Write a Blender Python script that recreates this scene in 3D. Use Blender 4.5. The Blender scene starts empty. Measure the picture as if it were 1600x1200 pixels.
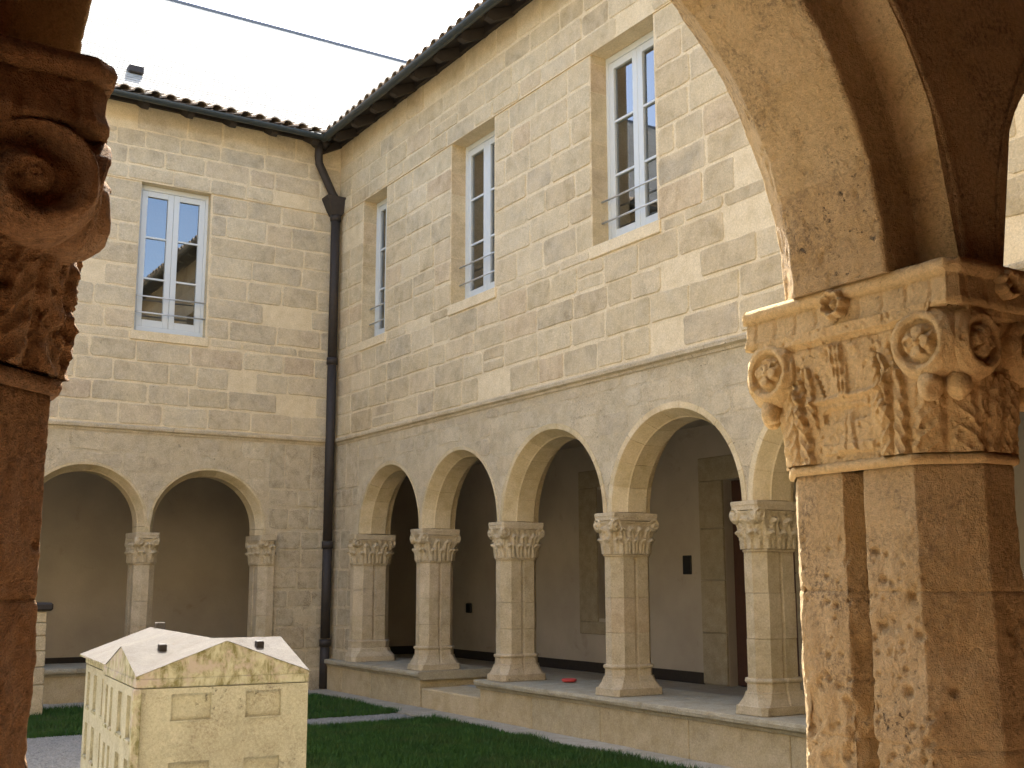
import bpy, math, random
import numpy as np
from mathutils import Vector, Matrix
rnd = random.Random(7)
R_ = math.radians
scene = bpy.context.scene
COL = scene.collection

# ---------------------------------------------------------------- camera, sky, sun, exposure
SUN_EL, SUN_AZ = R_(51), R_(24)          # azimuth from +Y towards +X
cam_d = bpy.data.cameras.new('camera'); cam = bpy.data.objects.new('camera', cam_d); COL.objects.link(cam)
cam_d.sensor_width = 36; cam_d.lens = 36*1796.6/1600; cam_d.clip_end = 500; cam_d.clip_start = .02
yaw, pit, rol = R_(32.32), R_(9.8), R_(-.1)
fw = Vector((math.sin(yaw)*math.cos(pit), math.cos(yaw)*math.cos(pit), math.sin(pit)))
q = fw.to_track_quat('-Z', 'Y'); cam.rotation_mode = 'QUATERNION'
cam.rotation_quaternion = q @ Matrix.Rotation(rol, 3, 'Z').to_quaternion()
scene.camera = cam

w = bpy.data.worlds.new("World"); scene.world = w; w.use_nodes = True
nt = w.node_tree; nt.nodes.clear()
sky = nt.nodes.new('ShaderNodeTexSky'); sky.sky_type = 'NISHITA'; sky.sun_disc = False
sky.sun_elevation = SUN_EL; sky.sun_rotation = SUN_AZ; sky.dust_density = 3.0; sky.air_density = 1.0
bg = nt.nodes.new('ShaderNodeBackground'); bg.inputs[1].default_value = .15
out = nt.nodes.new('ShaderNodeOutputWorld')
nt.links.new(sky.outputs[0], bg.inputs[0]); nt.links.new(bg.outputs[0], out.inputs[0])
sd = bpy.data.lights.new('sun', 'SUN'); sd.energy = 4.6; sd.angle = R_(.55); sd.color = (1, .955, .88)
sun = bpy.data.objects.new('sun', sd); COL.objects.link(sun)
sdir = Vector((math.cos(SUN_EL)*math.sin(SUN_AZ), math.cos(SUN_EL)*math.cos(SUN_AZ), math.sin(SUN_EL)))
sun.rotation_mode = 'QUATERNION'; sun.rotation_quaternion = sdir.to_track_quat('Z', 'Y')
sun.location = (10, 20, 30)
vs = scene.view_settings; vs.view_transform = 'Standard'; vs.look = 'None'; vs.exposure = 2.25; vs.gamma = 1
vs.use_curve_mapping = False
scene.render.engine = 'CYCLES'; cy = scene.cycles
cy.use_denoising = True; cy.max_bounces = 10; cy.diffuse_bounces = 6; cy.glossy_bounces = 3
cy.transparent_max_bounces = 8; cy.sample_clamp_indirect = 6.0; cy.caustics_reflective = False; cy.caustics_refractive = False

# ---------------------------------------------------------------- numpy noise
def _hash(i, j, k, s):
    h = (i*374761393 + j*668265263 + k*2147483647 + s*974711) & 0xffffffff
    h = ((h ^ (h >> 13))*1274126177) & 0xffffffff
    return ((h ^ (h >> 16)) & 0xffff)/65535.0
def vnoise(P, s=0):
    P = np.asarray(P, float); F = np.floor(P).astype(np.int64); f = P-F; f = f*f*(3-2*f)
    i, j, k = F[:, 0], F[:, 1], F[:, 2]; r = 0
    for a in (0, 1):
        for b in (0, 1):
            for c in (0, 1):
                wgt = (f[:, 0] if a else 1-f[:, 0])*(f[:, 1] if b else 1-f[:, 1])*(f[:, 2] if c else 1-f[:, 2])
                r = r+wgt*_hash(i+a, j+b, k+c, s)
    return r*2-1
def fbm(P, sc, o=3, s=0):
    r = 0; a = 1; t = 0
    for n in range(o):
        r = r+a*vnoise(np.asarray(P)*sc*(2**n), s+n*17); t += a; a *= .5
    return r/t
def ss(x, a, b):
    t = np.clip((x-a)/(b-a), 0, 1); return t*t*(3-2*t)

# ---------------------------------------------------------------- object helpers
def link(o, parent=None):
    COL.objects.link(o)
    if parent is not None: o.parent = parent
    return o
def tag(o, label=None, cat=None, group=None, kind=None):
    if label: o['label'] = label
    if cat: o['category'] = cat
    if group: o['group'] = group
    if kind: o['kind'] = kind
    elif cat and 'kind' not in o: o['kind'] = 'thing'
    return o
def empty(name, loc=(0, 0, 0), rz=0, label=None, cat=None, group=None):
    o = bpy.data.objects.new(name, None); o.location = loc; o.rotation_euler = (0, 0, rz); o.empty_display_size = .1
    link(o); return tag(o, label, cat, group, 'thing' if cat else None)
def mk(name, V, F, mat, parent=None, tone=None, smooth=False):
    me = bpy.data.meshes.new(name); me.from_pydata([tuple(v) for v in V], [], [tuple(f) for f in F])
    me.materials.append(mat)
    if tone is not None:
        at = me.attributes.new('tone', 'FLOAT', 'FACE')
        at.data.foreach_set('value', np.full(len(me.polygons), tone, np.float32) if np.isscalar(tone) else np.asarray(tone, np.float32))
    if smooth: me.polygons.foreach_set('use_smooth', [True]*len(me.polygons))
    me.update()
    return link(bpy.data.objects.new(name, me), parent)
class MB:
    def __init__(s): s.V = []; s.F = []; s.T = []
    def add(s, V, F, t=.5):
        n = len(s.V); s.V += [tuple(v) for v in V]; s.F += [tuple(i+n for i in f) for f in F]; s.T += [t]*len(F); return s
    def box(s, x0, x1, y0, y1, z0, z1, t=.5, b=0):
        if b <= 0:
            V = [(x, y, z) for z in (z0, z1) for (x, y) in ((x0, y0), (x1, y0), (x1, y1), (x0, y1))]
            return s.add(V, [(3, 2, 1, 0), (4, 5, 6, 7), (0, 1, 5, 4), (1, 2, 6, 5), (2, 3, 7, 6), (3, 0, 4, 7)], t)
        rings = []
        for z, i in ((z0, b), (z0+b, 0), (z1-b, 0), (z1, b)):
            X0, X1, Y0, Y1 = x0+i, x1-i, y0+i, y1-i; c = b
            rings.append([(X0+c, Y0, z), (X1-c, Y0, z), (X1, Y0+c, z), (X1, Y1-c, z), (X1-c, Y1, z), (X0+c, Y1, z), (X0, Y1-c, z), (X0, Y0+c, z)])
        return s.loft(rings, t)
    def loft(s, rings, t=.5, caps=True):
        n = len(rings[0]); V = [p for r in rings for p in r]; F = []
        for k in range(len(rings)-1):
            for i in range(n):
                j = (i+1) % n; F.append((k*n+i, k*n+j, (k+1)*n+j, (k+1)*n+i))
        if caps: F.append(tuple(range(n-1, -1, -1))); F.append(tuple((len(rings)-1)*n+i for i in range(n)))
        return s.add(V, F, t)
    def tube(s, pts, r, n=8, t=.5):
        rings = []
        for k, p in enumerate(pts):
            p = Vector(p); a = Vector(pts[max(0, k-1)]); b = Vector(pts[min(len(pts)-1, k+1)]); d = (b-a).normalized()
            u = d.cross(Vector((0, 0, 1)));
            if u.length < .05: u = Vector((1, 0, 0))
            u.normalize(); v = u.cross(d); rr = r[k] if isinstance(r, (list, tuple)) else r
            rings.append([tuple(p+(u*math.cos(2*math.pi*i/n)+v*math.sin(2*math.pi*i/n))*rr) for i in range(n)])
        return s.loft(rings, t)
    def build(s, name, mat, parent=None, smooth=False):
        return mk(name, s.V, s.F, mat, parent, s.T, smooth)
def grid(name, P, mat, parent=None, close=False, tone=None, smooth=True):
    """P: array (m,n,3); close wraps the second axis."""
    m, n, _ = P.shape; me = bpy.data.meshes.new(name)
    ii, jj = np.meshgrid(np.arange(m-1), np.arange(n if close else n-1), indexing='ij'); j2 = (jj+1) % n
    Q = np.stack([ii*n+jj, ii*n+j2, (ii+1)*n+j2, (ii+1)*n+jj], -1).reshape(-1, 4)
    me.vertices.add(m*n); me.vertices.foreach_set('co', P.reshape(-1).astype(np.float32))
    me.loops.add(Q.size); me.loops.foreach_set('vertex_index', Q.reshape(-1).astype(np.int32))
    me.polygons.add(len(Q)); me.polygons.foreach_set('loop_start', np.arange(0, Q.size, 4, dtype=np.int32))
    me.update(calc_edges=True); me.polygons.foreach_set('use_smooth', [smooth]*len(Q))
    if tone is not None:
        at = me.attributes.new('tone', 'FLOAT', 'FACE'); at.data.foreach_set('value', np.full(len(Q), tone, np.float32))
    me.materials.append(mat); me.update(); me.validate()
    return link(bpy.data.objects.new(name, me), parent)
def copy_tree(o, parent=None):
    c = o.copy(); COL.objects.link(c); c.parent = parent
    for ch in list(o.children): copy_tree(ch, c)
    return c

# ---------------------------------------------------------------- materials
class NT:
    def __init__(s, name):
        s.m = bpy.data.materials.new(name); s.m.use_nodes = True; s.t = s.m.node_tree; s.t.nodes.clear()
        s.o = s.t.nodes.new('ShaderNodeOutputMaterial'); s.b = s.t.nodes.new('ShaderNodeBsdfPrincipled')
        s.L(s.b.outputs[0], s.o.inputs[0]); s.b.inputs['Roughness'].default_value = .9
        s.b.inputs['Specular IOR Level'].default_value = .25
        s.g = s.t.nodes.new('ShaderNodeNewGeometry')
    def N(s, typ, **kw):
        n = s.t.nodes.new(typ)
        for k, v in kw.items():
            if hasattr(n, k): setattr(n, k, v)
            else: n.inputs[k.replace('_', ' ')].default_value = v
        return n
    def L(s, a, b): s.t.links.new(a, b)
    def pos(s, sc=(1, 1, 1)):
        m = s.N('ShaderNodeMapping'); s.L(s.g.outputs['Position'], m.inputs[0]); m.inputs['Scale'].default_value = sc; return m.outputs[0]
    def noise(s, scale, detail=4, rough=.55, vec=None, dist=0):
        n = s.N('ShaderNodeTexNoise', Scale=scale, Detail=detail, Roughness=rough, Distortion=dist)
        s.L(vec if vec is not None else s.pos(), n.inputs['Vector']); return n.outputs[0]
    def ramp(s, src, stops, interp='LINEAR'):
        r = s.N('ShaderNodeValToRGB'); e = r.color_ramp.elements; r.color_ramp.interpolation = interp
        while len(e) < len(stops): e.new(.5)
        for i, (p, c) in enumerate(stops):
            e[i].position = p; e[i].color = (c, c, c, 1) if np.isscalar(c) else (*c, 1)
        s.L(src, r.inputs[0]); return r.outputs[0]
    def mix(s, a, b, f, typ='MIX'):
        n = s.N('ShaderNodeMix', data_type='RGBA', blend_type=typ)
        for v, i in ((f, 0), (a, 6), (b, 7)):
            if hasattr(v, 'links'): s.L(v, n.inputs[i])
            elif np.isscalar(v): n.inputs[i].default_value = v if i == 0 else (v, v, v, 1)
            else: n.inputs[i].default_value = (*v, 1)
        return n.outputs[2]
    def math(s, a, b, op='MULTIPLY'):
        n = s.N('ShaderNodeMath', operation=op)
        for v, i in ((a, 0), (b, 1)):
            if hasattr(v, 'links'): s.L(v, n.inputs[i])
            else: n.inputs[i].default_value = v
        return n.outputs[0]
    def color(s, c): s.L(c, s.b.inputs['Base Color']) if hasattr(c, 'links') else s.b.inputs['Base Color'].__setattr__('default_value', (*c, 1)); return s
    def bump(s, h, strength=.5, dist=.01):
        n = s.N('ShaderNodeBump', Strength=strength, Distance=dist); s.L(h, n.inputs['Height']); s.L(n.outputs[0], s.b.inputs['Normal']); return s

MORTAR = (.72, .63, .47)
def stone_mat(name, cols, wash=.45, spots=.5, bump=.6, warm=1.0, mortar=MORTAR, fine=60, lich=0.0, var=.34, lt=.46):
    n = NT(name); yel = lambda c: (min(c[0]*1.06, 1), min(c[1]*1.0, 1), c[2]*.85); cols = [yel(c) for c in cols]; mortar = yel(mortar)
    at = n.N('ShaderNodeAttribute', attribute_name='tone')
    base = n.ramp(at.outputs['Fac'], [(i/(len(cols)-1), c) for i, c in enumerate(cols)])
    big = n.noise(1.3, 5, .6); mid = n.noise(7, 6, .65); fin = n.noise(fine, 5, .7); vfin = n.noise(fine*4, 3, .6)
    base = n.mix(base, n.mix((.26, .21, .12), (.66, .60, .46), n.ramp(mid, [(.30, 0), (.70, 1)])), var)
    washf = n.math(n.ramp(n.noise(2.6, 7, .68, dist=.6), [(.38, 0), (.60, 1)]), wash)
    base = n.mix(base, mortar, washf)
    base = n.mix(base, n.ramp(fin, [(.3, .80), (.7, 1.14)]), 1.0, 'MULTIPLY')
    base = n.mix(base, n.ramp(vfin, [(.25, .84), (.75, 1.1)]), 1.0, 'MULTIPLY')
    sp = n.math(n.ramp(n.noise(38, 4, .75), [(.60, 0), (.70, 1)]), n.ramp(n.noise(2.1, 4, .6), [(.48, 0), (.66, 1)]))
    base = n.mix(base, (.09, .075, .055), n.math(sp, spots))
    if lich > 0:
        l = n.math(n.ramp(n.noise(85, 5, .8), [(.46, 0), (.60, 1)]), n.ramp(n.noise(5.5, 5, .65, dist=.8), [(lt, 0), (lt+.18, 1)]))
        base = n.mix(base, (.15, .105, .06), n.math(l, lich))
    n.color(base)
    h = n.math(n.math(fin, .6), n.math(mid, 1.0), 'ADD'); h = n.math(h, n.math(vfin, .25), 'ADD')
    h = n.math(h, n.math(sp, -.4), 'ADD')
    n.bump(h, bump, .012)
    return n.m
WALLC = [(.64, .56, .41), (.40, .31, .19), (.58, .50, .35), (.70, .62, .47), (.47, .38, .23), (.64, .56, .41), (.42, .36, .26), (.58, .48, .32), (.70, .62, .48), (.50, .40, .25), (.66, .58, .43), (.55, .41, .27), (.45, .40, .32), (.62, .53, .36)]
WALLG = [(.62, .55, .43), (.43, .37, .28), (.56, .49, .38), (.68, .62, .50), (.50, .43, .31), (.46, .42, .36), (.63, .56, .44), (.54, .43, .33), (.66, .60, .48), (.42, .37, .30), (.64, .57, .45)]
M = {}
M['wall'] = stone_mat('ashlar_limestone', WALLC, .50, .6, 1.2, var=.40)
M['wall2'] = stone_mat('grey_ashlar_limestone', WALLG, .55, .7, 1.2, var=.42, mortar=(.68, .61, .47))
M['mortar'] = stone_mat('lime_mortar', [MORTAR, MORTAR], .2, .25, .5)
M['lower'] = stone_mat('weathered_limestone', [(.50, .44, .35), (.68, .60, .46), (.58, .51, .40), (.76, .69, .55), (.66, .56, .41), (.54, .48, .39), (.72, .64, .50)], .50, .95, 1.5, mortar=(.70, .62, .48), lich=.45, var=.45)
M['lowercore'] = stone_mat('worn_render', [(.78, .70, .54)]*2, .60, .9, 1.8, mortar=(.60, .52, .39), lich=.35, var=.5)
M['corner'] = stone_mat('lichened_corner_limestone', [(.52, .46, .36), (.40, .36, .28), (.60, .53, .41), (.46, .38, .27)], .4, 1.0, 1.4, mortar=(.60, .53, .41), lich=.85, var=.45)
M['red_shade_stone'] = stone_mat('shade_tinted_weathered_stone', [(.54, .30, .145), (.60, .35, .175), (.50, .27, .12)], .45, 1.0, 1.8, mortar=(.54, .34, .20), fine=90, lich=.55, var=.18, lt=.42)  # weathered stone with the left pier's red-brown shade put into its colour
M['ring'] = stone_mat('arch_limestone', [(.45, .37, .22), (.52, .43, .27), (.58, .50, .35), (.50, .39, .24)], .25, .3, .4)
M['pier'] = stone_mat('column_limestone', [(.44, .36, .22), (.50, .42, .29), (.54, .46, .35), (.48, .36, .24)], .4, .9, 1.0, mortar=(.60, .53, .42), lich=.35, var=.4)
M['near'] = stone_mat('golden_limestone', [(.68, .48, .22), (.72, .53, .28), (.63, .42, .18), (.74, .57, .34)], .40, .95, 1.5, mortar=(.66, .53, .35), fine=90, lich=.75, var=.25, lt=.45)
M['nearcap'] = stone_mat('carved_golden_limestone', [(.72, .52, .25), (.74, .55, .28)], .25, .6, 1.0, mortar=(.66, .52, .33), fine=110, lich=.30, var=.2)
M['bench'] = stone_mat('bench_slab_stone', [(.27, .255, .20), (.36, .33, .26), (.31, .29, .22)], .5, .9, .9, mortar=(.42, .40, .34), lich=.35)
M['plinth'] = stone_mat('bench_plinth_stone', [(.40, .32, .18), (.50, .40, .24), (.36, .31, .20)], .55, .7, .9, mortar=(.54, .47, .35), lich=.3)

def plaster(name, a, b, dark):
    n = NT(name)
    c = n.mix(a, b, n.ramp(n.noise(.9, 6, .6), [(.35, 0), (.65, 1)]))
    st = n.ramp(n.noise(2.2, 7, .7, dist=1.0), [(.60, 0), (.72, 1)])
    c = n.mix(c, dark, n.math(st, .45)); n.color(c); n.bump(n.noise(30, 5), .35, .01); return n.m
M['plaster'] = plaster('gallery_plaster', (.38, .33, .26), (.47, .415, .33), (.24, .18, .12))
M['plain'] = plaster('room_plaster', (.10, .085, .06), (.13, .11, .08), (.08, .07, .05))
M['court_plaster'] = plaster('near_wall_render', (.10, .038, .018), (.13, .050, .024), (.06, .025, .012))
def plain(name, c, rough=.6, metal=0, var=.2, bump=.1, spec=.3, sc=20):
    n = NT(name); c = np.array(c); n.color(n.mix(tuple(c*(1-var)), tuple(np.minimum(c*(1+var), 1)), n.noise(sc, 5, .6)))
    n.b.inputs['Roughness'].default_value = rough; n.b.inputs['Metallic'].default_value = metal; n.b.inputs['Specular IOR Level'].default_value = spec
    n.bump(n.noise(sc*2, 4), bump, .005); return n.m
M['white'] = plain('white_window_paint', (.54, .58, .58), .45, var=.04, bump=.03)
M['iron'] = plain('dark_painted_iron', (.035, .029, .025), .65, var=.35, spec=.3)
M['zinc'] = plain('dark_zinc_gutter', (.035, .045, .047), .4, .3, var=.25, spec=.5)
M['ridge'] = plain('grey_ridge_metal', (.12, .14, .18), .5, .3)
M['dimstone'] = stone_mat('dim_surround_stone', [(.27, .235, .18), (.32, .28, .21)], .3, .5, .5, mortar=(.32, .29, .23))
M['rail'] = plain('grey_metal_rail', (.50, .52, .52), .35, .5, var=.05, spec=.5)
M['wood'] = plain('dark_roof_timber', (.035, .028, .022), .8, var=.35, bump=.3)
M['door'] = plain('brown_door_timber', (.07, .032, .02), .6, var=.25, bump=.25)
M['plate'] = plain('black_metal_plate', (.015, .015, .016), .4, var=.1)
M['red'] = plain('red_plastic', (.55, .07, .06), .5, var=.1)
M['tile'] = stone_mat('canal_roof_tile', [(.20, .13, .09), (.26, .17, .12), (.17, .14, .12)], .3, .8, .6, mortar=(.28, .24, .19))
M['slate'] = stone_mat('pale_flat_roof_tile', [(.20, .21, .235), (.26, .275, .30), (.14, .15, .17)], .3, .5, .5, mortar=(.26, .27, .30))
M['floor'] = stone_mat('terracotta_floor', [(.13, .040, .014), (.15, .048, .018), (.11, .034, .012)], .1, .5, .4, mortar=(.14, .06, .03))
M['paving'] = stone_mat('grey_paving_stone', [(.30, .29, .28), (.36, .35, .34), (.26, .255, .24)], .4, .9, .8, mortar=(.36, .36, .34))
M['model'] = stone_mat('model_house_concrete', [(.37, .375, .32), (.45, .455, .38)], .6, .9, .9, mortar=(.52, .53, .455), lich=.5, var=.3)
M['modelroof'] = stone_mat('model_roof_stone', [(.105, .10, .11), (.13, .125, .135)], .5, .8, 1.6, mortar=(.165, .16, .17), fine=140, var=.16, lich=.3)
def mossy():
    n = NT('lichened_concrete')
    v = n.pos((14, 14, 7)); s = n.ramp(n.noise(1.3, 8, .75, vec=v, dist=.5), [(.42, 0), (.60, 1)])
    c = n.mix((.44, .42, .29), (.17, .155, .065), s); n.color(n.mix(c, (.40, .34, .28), n.ramp(n.noise(9, 5, .7), [(.5, 0), (.62, 1)]))); n.bump(n.noise(60, 5), .6, .008); return n.m
M['moss'] = mossy()
def grassmat():
    n = NT('grass_blades'); c = n.mix((.022, .068, .011), (.048, .115, .022), n.ramp(n.noise(6, 5, .6), [(.35, 0), (.65, 1)])); n.color(n.mix(c, (.075, .085, .03), n.math(n.ramp(n.noise(1.4, 6, .7), [(.5, 0), (.7, 1)]), .6))); n.b.inputs['Roughness'].default_value = .7; return n.m
M['grass'] = grassmat()
M['soil'] = plain('lawn_soil', (.030, .045, .015), .95, var=.4, bump=.8)
def gravelmat(nm, a, b):
    n = NT(nm); vo = n.N('ShaderNodeTexVoronoi', Scale=55.0); n.L(n.pos(), vo.inputs['Vector'])
    n.color(n.mix(a, b, vo.outputs['Color'])); n.bump(vo.outputs['Distance'], .8, .01); return n.m
M['gravel'] = gravelmat('pale_gravel', (.17, .165, .145), (.33, .315, .28))
M['ground'] = gravelmat('ground_gravel', (.30, .28, .24), (.44, .41, .35))
def glassmat():
    n = NT('window_glass'); n.t.nodes.remove(n.b)
    tr = n.N('ShaderNodeBsdfTransparent'); tr.inputs[0].default_value = (.80, .84, .82, 1)
    gl = n.N('ShaderNodeBsdfGlossy'); gl.inputs['Roughness'].default_value = .015; gl.inputs[0].default_value = (.95, .97, 1, 1)
    fr = n.N('ShaderNodeFresnel', IOR=1.5); mx = n.N('ShaderNodeMixShader')
    f = n.math(n.math(fr.outputs[0], .9), .16, 'ADD')
    n.L(f, mx.inputs[0]); n.L(tr.outputs[0], mx.inputs[1]); n.L(gl.outputs[0], mx.inputs[2]); n.L(mx.outputs[0], n.o.inputs[0]); return n.m
M['glass'] = glassmat()

# ---------------------------------------------------------------- levels and wings
GZ = -1.49; BZ = -1.06; ST = 2.05; WT = 6.745; CAPT = .665; FZ = -1.25
XR, YL, YN = 6.82, 15.70, 2.00

# ground
def sheet(name, x0, x1, y0, y1, z, mat, kind='structure', lab=None):
    return tag(mk(name, [(x0, y0, z), (x1, y0, z), (x1, y1, z), (x0, y1, z)], [(0, 1, 2, 3)], mat, None, .5), lab, None, None, kind)
sheet('ground', -150, 150, -150, 150, GZ-.03, M['ground'])
LAWNS = [(3.75, 6.28, 2.9, 11.62), (-6.5, 6.28, 12.45, 15.0)]
for x0, x1, y0, y1 in LAWNS: sheet('lawn', x0, x1, y0, y1, GZ-.004, M['soil'])
sheet('gravel_path', -7, 6.28, 11.62, 12.45, GZ-.010, M['gravel'])
sheet('gravel_path', -7, 3.75, 2.9, 11.62, GZ-.010, M['gravel'])
# grass blades
def grass():
    rs = np.random.RandomState(3); V = []; F = []
    pts = []
    for (x0, x1, y0, y1), n in zip(LAWNS, (90000, 30000)):
        xa = max(x0, 1.8); pts.append(np.c_[rs.uniform(xa, x1, n), rs.uniform(max(y0, 7.0), y1, n)])
    # ragged verge spilling over lawn edges
    n = 5000; pts.append(np.c_[rs.normal(6.29, .02, n), rs.uniform(7, 15, n)]); pts[-1] = pts[-1][(pts[-1][:, 1] < 11.6) | (pts[-1][:, 1] > 12.45)]
    pts.append(np.c_[rs.uniform(2, 6.2, 3000), rs.normal(11.63, .025, 3000)]); pts.append(np.c_[rs.uniform(2, 6.2, 3000), rs.normal(12.44, .025, 3000)])
    pts[-2] = pts[-2][pts[-2][:, 0] > 3.8]
    P = np.concatenate(pts); N = len(P)
    a = rs.uniform(0, 2*np.pi, N); h = rs.uniform(.02, .06, N)*(1+.5*vnoise(np.c_[P*2.2, np.zeros(N)])); wd = rs.uniform(.003, .006, N)
    lx, ly = rs.normal(0, .4, N)*h, rs.normal(0, .4, N)*h
    b0 = np.c_[P[:, 0]-np.cos(a)*wd, P[:, 1]-np.sin(a)*wd, np.full(N, GZ-.006)]
    b1 = np.c_[P[:, 0]+np.cos(a)*wd, P[:, 1]+np.sin(a)*wd, np.full(N, GZ-.006)]
    t = np.c_[P[:, 0]+lx, P[:, 1]+ly, GZ+h]
    V = np.stack([b0, b1, t], 1).reshape(-1, 3)
    me = bpy.data.meshes.new('grass'); me.vertices.add(3*N); me.vertices.foreach_set('co', V.reshape(-1).astype(np.float32))
    me.loops.add(3*N); me.loops.foreach_set('vertex_index', np.arange(3*N, dtype=np.int32)); me.polygons.add(N)
    me.polygons.foreach_set('loop_start', np.arange(0, 3*N, 3, dtype=np.int32)); me.update(calc_edges=True); me.materials.append(M['grass'])
    tag(link(bpy.data.objects.new('grass', me)), 'short dark green grass of the courtyard lawns', 'grass', None, 'stuff')
grass()
def gravel():
    rs = np.random.RandomState(5)
    P = np.concatenate([np.c_[rs.uniform(1.5, 6.25, 9000), rs.uniform(11.64, 12.44, 9000)], np.c_[rs.uniform(1.2, 3.73, 12000), rs.uniform(8.2, 11.6, 12000)]]); N = len(P)
    o = np.array([(1, 0, 0), (0, 1, 0), (-1, 0, 0), (0, -1, 0), (0, 0, 1)], float); r = rs.uniform(.005, .013, N)
    a = rs.uniform(0, 6.28, N); c, s = np.cos(a), np.sin(a)
    X = o[None, :, 0]*c[:, None]-o[None, :, 1]*s[:, None]; Y = o[None, :, 0]*s[:, None]+o[None, :, 1]*c[:, None]
    V = np.stack([P[:, 0, None]+X*r[:, None], P[:, 1, None]+Y*r[:, None]*.8, GZ-.008+o[None, :, 2]*r[:, None]*.8+np.zeros_like(X)], -1).reshape(-1, 3)
    f = np.array([(0, 1, 4), (1, 2, 4), (2, 3, 4), (3, 0, 4)]); F = (f[None]+5*np.arange(N)[:, None, None]).reshape(-1)
    me = bpy.data.meshes.new('gravel'); me.vertices.add(5*N); me.vertices.foreach_set('co', V.reshape(-1).astype(np.float32))
    me.loops.add(len(F)); me.loops.foreach_set('vertex_index', F.astype(np.int32)); me.polygons.add(4*N)
    me.polygons.foreach_set('loop_start', np.arange(0, 12*N, 3, dtype=np.int32)); me.update(calc_edges=True); me.materials.append(M['gravel'])
    tag(link(bpy.data.objects.new('gravel', me)), 'loose pale gravel on the courtyard paths', 'gravel', None, 'stuff')
gravel()
# paving strip of slabs along the right arcade
pv = tag(mk('paving_strip', [(6.27, 2.1, GZ-.012), (6.75, 2.1, GZ-.012), (6.75, 15.6, GZ-.012), (6.27, 15.6, GZ-.012)], [(0, 1, 2, 3)], M['soil'], None, .5), None, None, None, 'structure')
y = 2.1
while y < 15.5:
    L = rnd.uniform(.7, 1.2); y1 = min(y+L, 15.58); h = rnd.uniform(.0, .008); b = MB().box(6.29+rnd.uniform(-.02, .02), 6.74, y+.006, y1-.006, GZ-.03, GZ+.006+h, rnd.random(), .006)
    b.build('slab', M['paving'], pv); y = y1
pv2 = tag(mk('paving_strip', [(-7, 15.0, GZ-.012), (6.2, 15.0, GZ-.012), (6.2, 15.62, GZ-.012), (-7, 15.62, GZ-.012)], [(0, 1, 2, 3)], M['soil'], None, .5), None, None, None, 'structure')
x = 0
while x < 6.2:
    x1 = min(x+rnd.uniform(.7, 1.1), 6.26); MB().box(x+.006, x1-.006, 15.02, 15.6, GZ-.03, GZ+.006+rnd.uniform(0, .008), rnd.random(), .006).build('slab', M['paving'], pv2); x = x1

# ---------------------------------------------------------------- masonry helpers (wing-local: x along, y outward to the court, z up)
def chop(poly, c, r, m=.012):
    """keep the part of a convex polygon outside a circle, by its tangent nearest the polygon's centre"""
    cx = sum(p[0] for p in poly)/len(poly); cz = sum(p[1] for p in poly)/len(poly)
    dx, dz = cx-c[0], cz-c[1]; d = math.hypot(dx, dz) or 1e-6; nx, nz = dx/d, dz/d; r = r+m
    f = [(p[0]-c[0])*nx+(p[1]-c[1])*nz-r for p in poly]
    if min(f) >= 0: return poly
    if max(f) <= 0: return []
    o = []
    for i in range(len(poly)):
        j = (i+1) % len(poly); a, b = poly[i], poly[j]
        if f[i] >= 0: o.append(a)
        if (f[i] >= 0) != (f[j] >= 0):
            t = f[i]/(f[i]-f[j]); o.append((a[0]+(b[0]-a[0])*t, a[1]+(b[1]-a[1])*t))
    return o
def area(p): return abs(sum(p[i][0]*p[(i+1) % len(p)][1]-p[(i+1) % len(p)][0]*p[i][1] for i in range(len(p))))/2
def stone(poly, h, y=0, jit=.006, rr=.03):
    """a slightly proud stone with worn corners: returns V, F"""
    o = []; n = len(poly)
    for i in range(n):
        p, a, b = poly[i], poly[i-1], poly[(i+1) % n]
        for qd in (a, b):
            L = math.hypot(qd[0]-p[0], qd[1]-p[1]) or 1; k = min(rr*rnd.uniform(.3, 1.2), L*.35)/L
            o.append((p[0]+(qd[0]-p[0])*k+rnd.uniform(-jit, jit)*.6, p[1]+(qd[1]-p[1])*k+rnd.uniform(-jit, jit)*.6))
        L = math.hypot(b[0]-p[0], b[1]-p[1])
        if L > .22:
            for t in (.35, .68): o.append((p[0]+(b[0]-p[0])*t+rnd.uniform(-jit, jit), p[1]+(b[1]-p[1])*t+rnd.uniform(-jit, jit)))
    cx = sum(p[0] for p in o)/len(o); cz = sum(p[1] for p in o)/len(o); m = len(o); V = []
    for (ins, hh) in ((0, -.006), (.004, h*.55), (.014, h)):
        for p in o:
            dx, dz = p[0]-cx, p[1]-cz; d = math.hypot(dx, dz) or 1; V.append((p[0]-dx/d*ins, y+hh, p[1]-dz/d*ins))
    # orientation: outward is +y ; ring must be clockwise in (x,z) for +y normal
    s = sum(o[i][0]*o[(i+1) % m][1]-o[(i+1) % m][0]*o[i][1] for i in range(m)); F = []
    for k in (0, 1):
        for i in range(m):
            j = (i+1) % m; f = (k*m+i, k*m+j, (k+1)*m+j, (k+1)*m+i); F.append(f if s > 0 else f[::-1])
    f = tuple(2*m+i for i in range(m)); F.append(f[::-1] if s > 0 else f)
    if s > 0: F = [tuple(reversed(x_)) for x_ in F[:-1]]+[F[-1]]
    return V, F
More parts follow.
